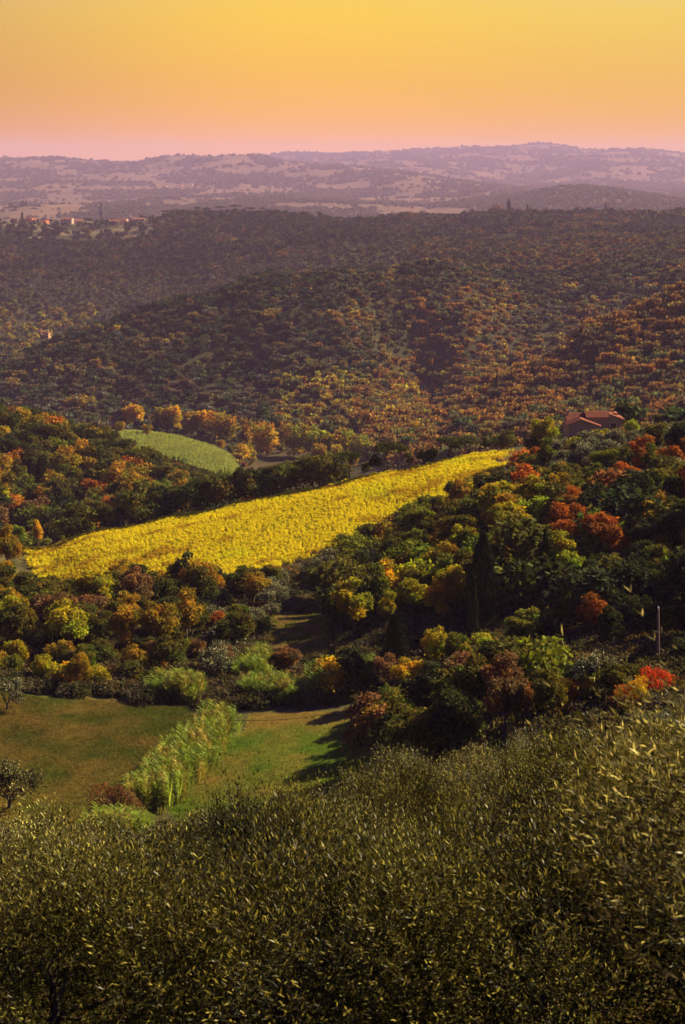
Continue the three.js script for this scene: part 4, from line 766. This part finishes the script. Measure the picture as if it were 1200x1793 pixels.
{
  const g0 = onGround(1040, 322), B = g0.y - 0.05, house = thing('farmhouse', 57.5, B, -322); tag(house, 'stone farmhouse with terracotta tiled roofs on the crest above the vineyard', 'farmhouse');
  const k = 322 / F, Y = (row, D = 322) => -(row - HZ) / F * D - B, X = (px, D = 322) => (px - 600) / F * D - 57.5;
  // main block
  const mx0 = X(1028), mx1 = X(1069.5), me = Y(731), mr = Y(720.5, 324.6);
  part('wall', mergeGeometries([prism([[mx0, -2], [mx1, -2], [mx1, me], [mx0, me]], 0, -5.2), (() => { const g = prism([[-5.2, me], [0, me], [-2.6, mr]], 0.0, -(mx1 - mx0)); g.rotateY(-Math.PI / 2); g.translate(mx0, 0, 0); g.scale(1, 1, 1); return g; })()].map((g) => g.toNonIndexed ? (g.index ? g.toNonIndexed() : g) : g)), stone, house);
  roofPlane(house, V(mx0 - .25, me - .08, .3), V(mx1 + .2, me - .08, .3), V(mx1 + .2, mr + .02, -2.6), V(mx0 - .25, mr + .02, -2.6));
  roofPlane(house, V(mx1 + .2, me - .08, -5.5), V(mx0 - .25, me - .08, -5.5), V(mx0 - .25, mr + .02, -2.6), V(mx1 + .2, mr + .02, -2.6));
  // lean-to at the right end
  const rx1 = X(1092), ra = Y(727.5), rb = Y(735.5);
  part('wall', prism([[mx1 + .003, -2], [rx1, -2], [rx1, rb], [mx1 + .003, ra]], -0.35, -5.0), stone, house);
  roofPlane(house, V(rx1 + .3, rb - .05, -5.2), V(rx1 + .3, rb - .05, -.15), V(mx1 + .02, ra + .04, -.15), V(mx1 + .02, ra + .04, -5.2));
  // left block
  const lx0 = X(994.5, 323), le = Y(738.5, 323), lr = Y(723.5, 326);
  part('wall', mergeGeometries([prism([[lx0, -2], [mx0 - .003, -2], [mx0 - .003, le], [lx0, le]], -1, -7), (() => { const g = prism([[-7, le], [-1, le], [-4, lr]], 0, -(mx0 - lx0 - .003)); g.rotateY(-Math.PI / 2); g.translate(lx0, 0, 0); return g; })()]), stone, house);
  roofPlane(house, V(lx0 - .25, le - .1, -.7), V(mx0 - .02, le - .1, -.7), V(mx0 - .02, lr + .02, -4), V(lx0 - .25, lr + .02, -4));
  roofPlane(house, V(mx0 - .02, le - .1, -7.3), V(lx0 - .25, le - .1, -7.3), V(lx0 - .25, lr + .02, -4), V(mx0 - .02, lr + .02, -4));
  // low wing with its gable to the viewer
  const wx0 = X(996, 319), wx1 = X(1051, 319), wp = X(1019, 319), we0 = Y(744, 319), we1 = Y(746.5, 319), wr = Y(735.5, 319);
  part('wall', prism([[wx0, -2], [wx1, -2], [wx1, we1], [wp, wr], [wx0, we0]], 3, -0.9), stone, house);
  roofPlane(house, V(wx1 + .3, we1 - .1, -.2), V(wx1 + .3, we1 - .1, 3.3), V(wp, wr + .03, 3.3), V(wp, wr + .03, -.2));
  roofPlane(house, V(wx0 - .3, we0 - .1, 3.3), V(wx0 - .3, we0 - .1, -.9), V(wp, wr + .03, -.9), V(wp, wr + .03, 3.3));
  opening(house, 'door', X(1021, 319), .95, 3, 1.2, 2.0); opening(house, 'window', X(1038, 322), 2.9, 0, .55, .8);
  opening(house, 'window', X(1075, 322), 1.9, -.35, 1.1, 1.2);
  const ch = (x, z, y0, y1, w) => { const c = part('chimney', new THREE.BoxGeometry(w, y1 - y0, w).translate(x, (y0 + y1) / 2, z), stone, house); part('chimney_cap', new THREE.ConeGeometry(w * .95, .35, 4).rotateY(Math.PI / 4).translate(x, y1 + .19, z), terracotta, c); };
  ch(lx0 + .25, -3.2, lr - 1.2, Y(719, 325), .45); ch(X(1081), -2.8, ra - 1.2, Y(722.5, 325), .9);
}
// ---------------------------------------------------------------- houses far off
function farHouse(px, D, w, d, h, turn, wall, label, name = 'house') {
  const g = onGround(px, D), o = thing(name, g.x, g.y - .5, g.z, turn), hw = w / 2, hd = d / 2, r = h + d * .22; tag(o, label, 'house');
  part('wall', mergeGeometries([prism([[-hw, -1.5], [hw, -1.5], [hw, h], [-hw, h]], hd, -hd), (() => { const q = prism([[-hd, h], [hd, h], [0, r]], hw, -hw); q.rotateY(-Math.PI / 2); return q; })()]), wall, o);
  for (const s of [1, -1]) part('roof', slab(V(-hw - .4, h - .2, s * (hd + .5)), V(hw + .4, h - .2, s * (hd + .5)), V(hw + .4, r + .05, 0), V(-hw - .4, r + .05, 0), .25).g, terracotta, o);
  for (let i = 0; i < 3; i++) for (const y of h > 5 ? [1.8, 4.6] : [1.8]) { const q = part('window', new THREE.BoxGeometry(1.1, 1.4, .1), paneMat, o); q.position.set((i - 1) * w * .3, y, hd + .06); }
  part('chimney', new THREE.BoxGeometry(.9, 2, .9).translate(w * .2, r, d * .12), wall, o);
}
const plaster = mat('ochre_plaster', 0.62, 0.36, 0.20), sunlitOrangeP = mat('sunlit_orange_plaster', 0.85, 0.32, 0.13), greyP = mat('grey_plaster', 0.40, 0.30, 0.22);  // the orange plaster has evening sunlight put into its wall colour
farHouse(54, 2860, 22, 10, 8, -0.75, sunlitOrangeP, 'glowing orange house beside the dark cypress on the plateau edge');
farHouse(80, 2880, 15, 9, 7, -0.75, sunlitOrangeP, 'smaller glowing orange house, farther from the plateau cypress');
farHouse(118, 2890, 24, 12, 9, -0.2, greyP, 'dim long house on the plateau, nearest the lattice pylon');
farHouse(138, 2910, 16, 11, 9, 0.3, greyP, 'dim house with a steep roof just short of the pylon');
farHouse(200, 2890, 20, 10, 6, 0.1, plaster, 'low house on the plateau just past the pylon');
farHouse(218, 2900, 14, 9, 6, -0.3, plaster, 'small house second past the pylon on the plateau');
farHouse(242, 2890, 26, 11, 6, 0.1, greyP, 'long low house on the plateau where the skyline woods begin');
farHouse(72, 1690, 7, 5, 5, -0.8, plaster, 'sunlit cottage in the clearing on the wooded slope');
farHouse(84, 1675, 6, 5, 6, -0.5, plaster, 'narrow sunlit cottage lower in the same clearing');
farHouse(963, 2110, 6, 5, 5, -0.6, plaster, 'tiny bright house at the end of the slanting clearing');
for (const [px, D, w, h, l] of [[290, 8400, 24, 10, 'pale building on the hazy far hill'], [318, 8450, 20, 9, 'smaller pale building on the hazy far hill'], [335, 8420, 18, 8, 'third pale building on the hazy far hill'], [447, 10760, 17, 22, 'square tower on the crest of the hazy far hill']]) farHouse(px, D, w, w * .7, h, -0.6, plaster, l);
// skyline cypresses and pines
for (const [kind, px, D, h, w, c, label] of [
  ['farCypress', 39, 2830, 20, 1.2, 'cypress', 'dark cypress beside the glowing orange house'], ['farCypress', 34, 2820, 8, 1.2, 'cypress', 'short cypress beside the taller one by the orange house'],
  ['farCypress', 181, 2880, 13, 1.7, 'cypress', 'dark conifer at the foot of the lattice pylon'], ['farCypress', 891, 2890, 29, 1.25, 'cypress', 'tallest cypress on the skyline of the plateau'],
  ['farCypress', 924, 2890, 19, 1.3, 'cypress', 'small skyline cypress past the tallest one'], ['farCypress', 930, 2900, 15, 1.3, 'cypress', 'smallest skyline cypress in the pair past the tallest one'],
  ['farCypress', 1061, 2880, 21, 1.1, 'cypress', 'lone thin cypress at the far end of the skyline'], ['farBroad', 868, 2890, 21, 1.5, 'brown', 'bare brownish tree on the skyline next to the tallest cypress'],
  ['farPine', 290, 2870, 12, 1.5, 'pine', 'first pine of the skyline row after the low houses'], ['farPine', 345, 2870, 17, .8, 'pine', 'pine standing taller than the skyline row'], ['farPine', 362, 2870, 13, 1.6, 'pine', 'flat skyline pine just past the taller one'], ['farPine', 385, 2880, 13, 1.7, 'pine', 'broad skyline pine in the middle of the row'],
  ['farPine', 412, 2880, 14, 1.8, 'pine', 'broad skyline pine past the middle of the row'], ['farPine', 438, 2880, 14, 1.6, 'pine', 'tall-crowned pine near the end of the skyline row'], ['farPine', 460, 2890, 11, 1.5, 'pine', 'last pine of the skyline row'], ['farPine', 322, 2870, 12, 1.6, 'pine', 'low skyline pine before the taller one'],
  ['farCypress', 20, 5080, 20, 1.4, 'cypress', 'hazy pointed tree on the ridge behind the orange houses'], ['farCypress', 37, 5080, 22, 1.8, 'cypress', 'first of the hazy pointed tree group behind the orange houses'], ['farCypress', 41, 5080, 25, 1.5, 'cypress', 'second of the hazy pointed tree group behind the orange houses'], ['farCypress', 46, 5080, 25, 1.5, 'cypress', 'third of the hazy pointed tree group behind the orange houses'],
]) plant(kind, onGround(px, D), c, h, w, { label });
{ // lattice pylon on the plateau
  const g = onGround(178, 2870), o = thing('pylon', g.x, g.y, g.z, .4), steel = mat('galvanised_steel', 0.16, 0.15, 0.15, { metalness: .6, roughness: .6 }), h = 46; tag(o, 'lattice electricity pylon standing on the plateau skyline', 'pylon');
  const legs = [], br = [], arms = [], at = (k, a) => V(Math.cos(a) * mix(4, .9, k), h * k, Math.sin(a) * mix(4, .9, k));
  for (let q = 0; q < 4; q++) { const a = q * Math.PI / 2 + .785; part('leg', tube([at(0, a), at(1, a)], [.55, .45], 5), steel, o); for (let i = 0; i < 8; i++) { br.push(tube([at(i / 8, a), at((i + 1) / 8, a + Math.PI / 2)], [.3, .3], 4)); br.push(tube([at((i + 1) / 8, a), at(i / 8, a + Math.PI / 2)], [.3, .3], 4)); } }
  for (const k of [.7, .82, .94]) part('cross_arm', mergeGeometries([tube([V(-9 * (1.3 - k), h * k, 0), V(9 * (1.3 - k), h * k, 0)], [.5, .5], 4), tube([V(-6 * (1.3 - k), h * k, 0), V(0, h * k + 1.6, 0), V(6 * (1.3 - k), h * k, 0)], [.3, .3, .3], 4)]), steel, o);
  part('bracing', mergeGeometries(br), steel, o).userData.kind = 'stuff';
}
{ const g = onGround(484, 2870), o = thing('mast', g.x, g.y, g.z); tag(o, 'thin mast rising from the wooded skyline', 'mast'); part('pole', tube([V(0, -1, 0), V(0, 25, 0)], [.4, .25], 6), bark, o); part('cross_bar', tube([V(-1.6, 22, 0), V(1.6, 22, 0)], [.2, .2], 5), bark, o); }
// ---------------------------------------------------------------- pole, cable, post
{
  const D = 126, g = onGround(1153, D), x = g.x, top = -(1064 - HZ) / F * D, o = thing('utility_pole', x, g.y, -D), grey = mat('weathered_pole', 0.34, 0.235, 0.19, { map: barkTex }); tag(o, 'slim weathered utility pole above the scarlet bush', 'pole');
  part('shaft', tube([V(0, -.6, 0), V(.01, (top - g.y) / 2, 0), V(0, top - g.y, 0)], [.125, .105, .085], 10), grey, o);
  part('cap', new THREE.CylinderGeometry(.05, .1, .1, 10).translate(0, top - g.y + .05, 0), mat('pole_cap', .5, .46, .4), o);
  const ins = part('insulator', new THREE.LatheGeometry([[0, 0], [.05, 0], [.07, .05], [.04, .09], [.06, .13], [0, .17]].map(([a, b]) => new THREE.Vector2(a, b)), 10), mat('insulator_glaze', .30, .28, .26, { roughness: .3, specularIntensity: 1 }), o); ins.position.set(0, top - g.y - .2, .14);
  const W = (px, row, d) => V((px - 600) / F * d, -(row - HZ) / F * d, -d);
  const curve = (pts) => { const c = new THREE.CatmullRomCurve3(pts), p = c.getPoints(60); return tube(p, p.map(() => .022), 5); };
  const c = part('power_cable', mergeGeometries([curve([W(1153, 1067.5, 125.85), W(1050, 1111, 129), W(900, 1168, 134), W(700, 1226, 142), W(520, 1258, 150), W(390, 1262, 156)]), curve([W(1153, 1067.5, 125.85), W(1205, 1058.5, 124.5), W(1330, 1040, 121)])]), mat('black_cable', .05, .05, .055, { roughness: .5 }), null); tag(c, 'thin dark cable sagging from the utility pole across the hollow', 'cable');
  const p = onGround(573, 126), po = thing('fence_post', p.x, p.y, p.z); tag(po, 'dark wooden post at the near edge of the smaller meadow', 'post'); const ph = Math.max(1.5, p.y < 0 ? -(1382 - HZ) / F * 126 - p.y : 2);
  part('stake', tube([V(0, -.4, 0), V(.03, ph, 0)], [.13, .11], 9), wood_, po); part('end_grain', new THREE.CylinderGeometry(.09, .11, .05, 9).translate(.03, ph + .02, 0), wood_, po);
}
{ // on the bare earth under the trunks
  const g = hit(1079, 1762, 12), o = thing('fallen_leaf', g.x, g.y, g.z, .2), s = new THREE.Shape(); s.moveTo(0, 0); s.bezierCurveTo(.11, .02, .12, .14, 0, .30); s.bezierCurveTo(-.12, .14, -.11, .02, 0, 0);
  const lg = new THREE.ExtrudeGeometry(s, { depth: .004, bevelEnabled: true, bevelSize: .003, bevelThickness: .002, bevelSegments: 1, curveSegments: 14 }), p = lg.attributes.position; for (let i = 0; i < p.count; i++) p.setZ(i, p.getZ(i) + Math.abs(p.getX(i)) * .5 - p.getY(i) ** 2 * .8); lg.computeVertexNormals();
  tag(o, 'yellow pointed leaf standing on the brown earth under the olives', 'leaf'); part('blade', lg, mat('yellow_leaf', .75, .48, .03, { transmission: .35, thickness: 0 }), o); part('midrib', tube([V(0, -.03, .006), V(0, .15, -.012), V(0, .29, -.06)], [.006, .004, .002], 5), twigMat, o);
  for (const [px, row, s, l] of [[1097, 1762, .17, 'pale stone beside the yellow leaf'], [1072, 1738, .30, 'rounded tan stone behind the yellow leaf']]) {
    const q = hit(px, row, 12), r = new THREE.IcosahedronGeometry(s, 3), v = r.attributes.position, t = V(0, 0, 0); for (let i = 0; i < v.count; i++) { t.fromBufferAttribute(v, i); const k = 1 + .22 * fbm(n2, t.x * 3 / s + 9, (t.y + t.z) * 3 / s, 3); v.setXYZ(i, t.x * k * 1.2, t.y * k * .7, t.z * k); } r.computeVertexNormals();
    const m = part('stone', r, dressed, null); m.position.set(q.x, q.y + s * .35, q.z); m.name = numbered('stone'); tag(m, l, 'stone');
  }
}

// ---------------------------------------------------------------- names in words for every planted tree
{
  const NOUN = { oliveA: 'olive tree', oliveN: 'olive tree', oliveB: 'olive tree', oliveC: 'olive tree', broad: 'round tree', tall: 'upright tree', shrub: 'shrub', shrubFine: 'shrub', farBroad: 'round tree', farTall: 'tall tree', cypress: 'cypress', farCypress: 'cypress', pine: 'stone pine', farPine: 'stone pine' };
  const CAT = (n) => (/olive/.test(n) ? 'olive tree' : /shrub/.test(n) ? 'shrub' : /cypress/.test(n) ? 'cypress' : /pine/.test(n) ? 'pine tree' : 'tree');
  const zone = (t) => {
    const { px, D } = t, row = (t.pyB + t.pyT) / 2;
    if (t.zone === 'valley') return px < 200 ? 'in the valley behind the spur' : px < 420 ? 'on the valley floor behind the green field' : px < 500 ? 'by the bare valley ground' : 'in the valley above the stone pines';
    if (D > 395) return D > 500 ? (px < 160 ? 'on the top of the wooded spur' : px < 300 ? 'on the spur crest above the pines' : 'on the end of the wooded spur') : D > 450 ? (px < 130 ? 'on the upper face of the wooded spur' : px < 270 ? 'on the middle face of the wooded spur' : 'on the spur face nearest the vineyard crest') : px < 150 ? 'at the foot of the wooded spur' : 'low on the spur behind the vineyard';
    if (D > 331.5 && px < 905) return px < 300 ? 'on the low end of the vineyard crest' : px < 540 ? 'on the middle of the vineyard crest' : 'on the vineyard crest among the umbrella pines';
    if (D < 108 || t.kind === 'oliveA' || t.kind === 'oliveN' || t.kind === 'oliveB') return D < 16 ? 'in the lowest row of the foreground' : D < 20 ? 'in the second lowest row of the foreground' : D < 25 ? 'in the third lowest row of the foreground' : D < 33 ? 'in the lower half of the foreground grove' : D < 46 ? 'in the middle of the foreground grove' : D < 62 ? 'in the upper half of the foreground grove' : D < 80 ? 'near the top of the foreground grove' : px < 560 ? 'at the grove edge facing the meadows' : 'at the grove top below the autumn bushes';
    if (px < 540 && D < 270) return D > 244 ? (px < 150 ? 'at the vineyard edge by its bare corner' : px < 390 ? 'along the lower edge of the vineyard' : 'at the vineyard edge above the gully') : D > 205 ? (px < 130 ? 'high in the wood beside the larger meadow' : px < 300 ? 'in the heart of the wood below the vineyard' : 'on the gully side of the wood') : px < 150 ? 'low in the wood beside the larger meadow' : px < 320 ? 'in the wood edge above the larger meadow' : 'among the reed banks';
    if (D > 285) return px > 1100 ? 'on the crest beyond the farmhouse' : px > 930 ? 'just below the farmhouse' : 'at the upper right border of the vineyard';
    if (D > 240) return px > 1130 ? 'on the hillside below the crest' : px > 960 ? 'around the large rust red tree' : px > 760 ? 'on the slope between vineyard and farmhouse' : 'along the right border of the vineyard';
    if (D > 195) return px > 1100 ? 'high in the dark right-hand wood' : px > 900 ? 'behind the cypress spires' : px > 720 ? 'uphill of the cypress spires' : 'on the slope facing the gully terrace';
    if (D > 150) return px > 1050 ? 'in the dark hollow behind the pole' : px > 890 ? 'in the dark hollow behind the cable' : px > 740 ? 'at the foot of the cypress spires' : 'beside the broad conical cypress';
    return px > 1050 ? 'behind the scarlet bush' : px > 850 ? 'among the autumn bushes under the cable' : px > 720 ? 'on the bank above the foreground olives' : 'on the bank beside the smaller meadow';
  };
  const groups = new Map();
  for (const t of planted) {
    const n = NOUN[t.kind]; t.o.userData.category = CAT(n);
    if (t.label) { t.o.userData.label = t.label; continue; }
    const col = WORD[t.color].replace('dark pine green', 'dark-green').replace('dark olive-leaved', 'dusky').replace('olive-leaved', 'soft-green').replace('deep olive green', 'olive-green').replace(/ (green|red|brown|yellow)/, '-$1').replace('bright lime-green', 'lime-green'), size = t.height > (/olive/.test(n) ? 3.7 : /shrub/.test(n) ? 2.6 : t.D > 395 ? 9 : 6.6) ? 'larger' : 'smaller';
    const key = `${size} ${col} ${n} ${zone(t)}`; if (!groups.has(key)) groups.set(key, []); groups.get(key).push(t);
  }
  const ORD = (i) => (i ? `${i + 1}${['th', 'st', 'nd', 'rd'][(i + 1) % 10 < 4 && (i < 10 || i > 13) ? (i + 1) % 10 : 0]} from left` : 'leftmost');
  const plural = (s) => s.replace(/\b(tree|shrub|cypress|pine)\b/, (w) => (w === 'cypress' ? 'cypresses' : w + 's'));
  for (const [key, list] of groups) {
    list.sort((a, b) => a.px - b.px);
    list.forEach((t, i) => {
      const u = t.o.userData;
      if (list.length === 1) u.label = key; else { u.label = `${key}, ${ORD(i)}`; u.group = plural(key); }
    });
  }
}


renderer.render(scene, camera);
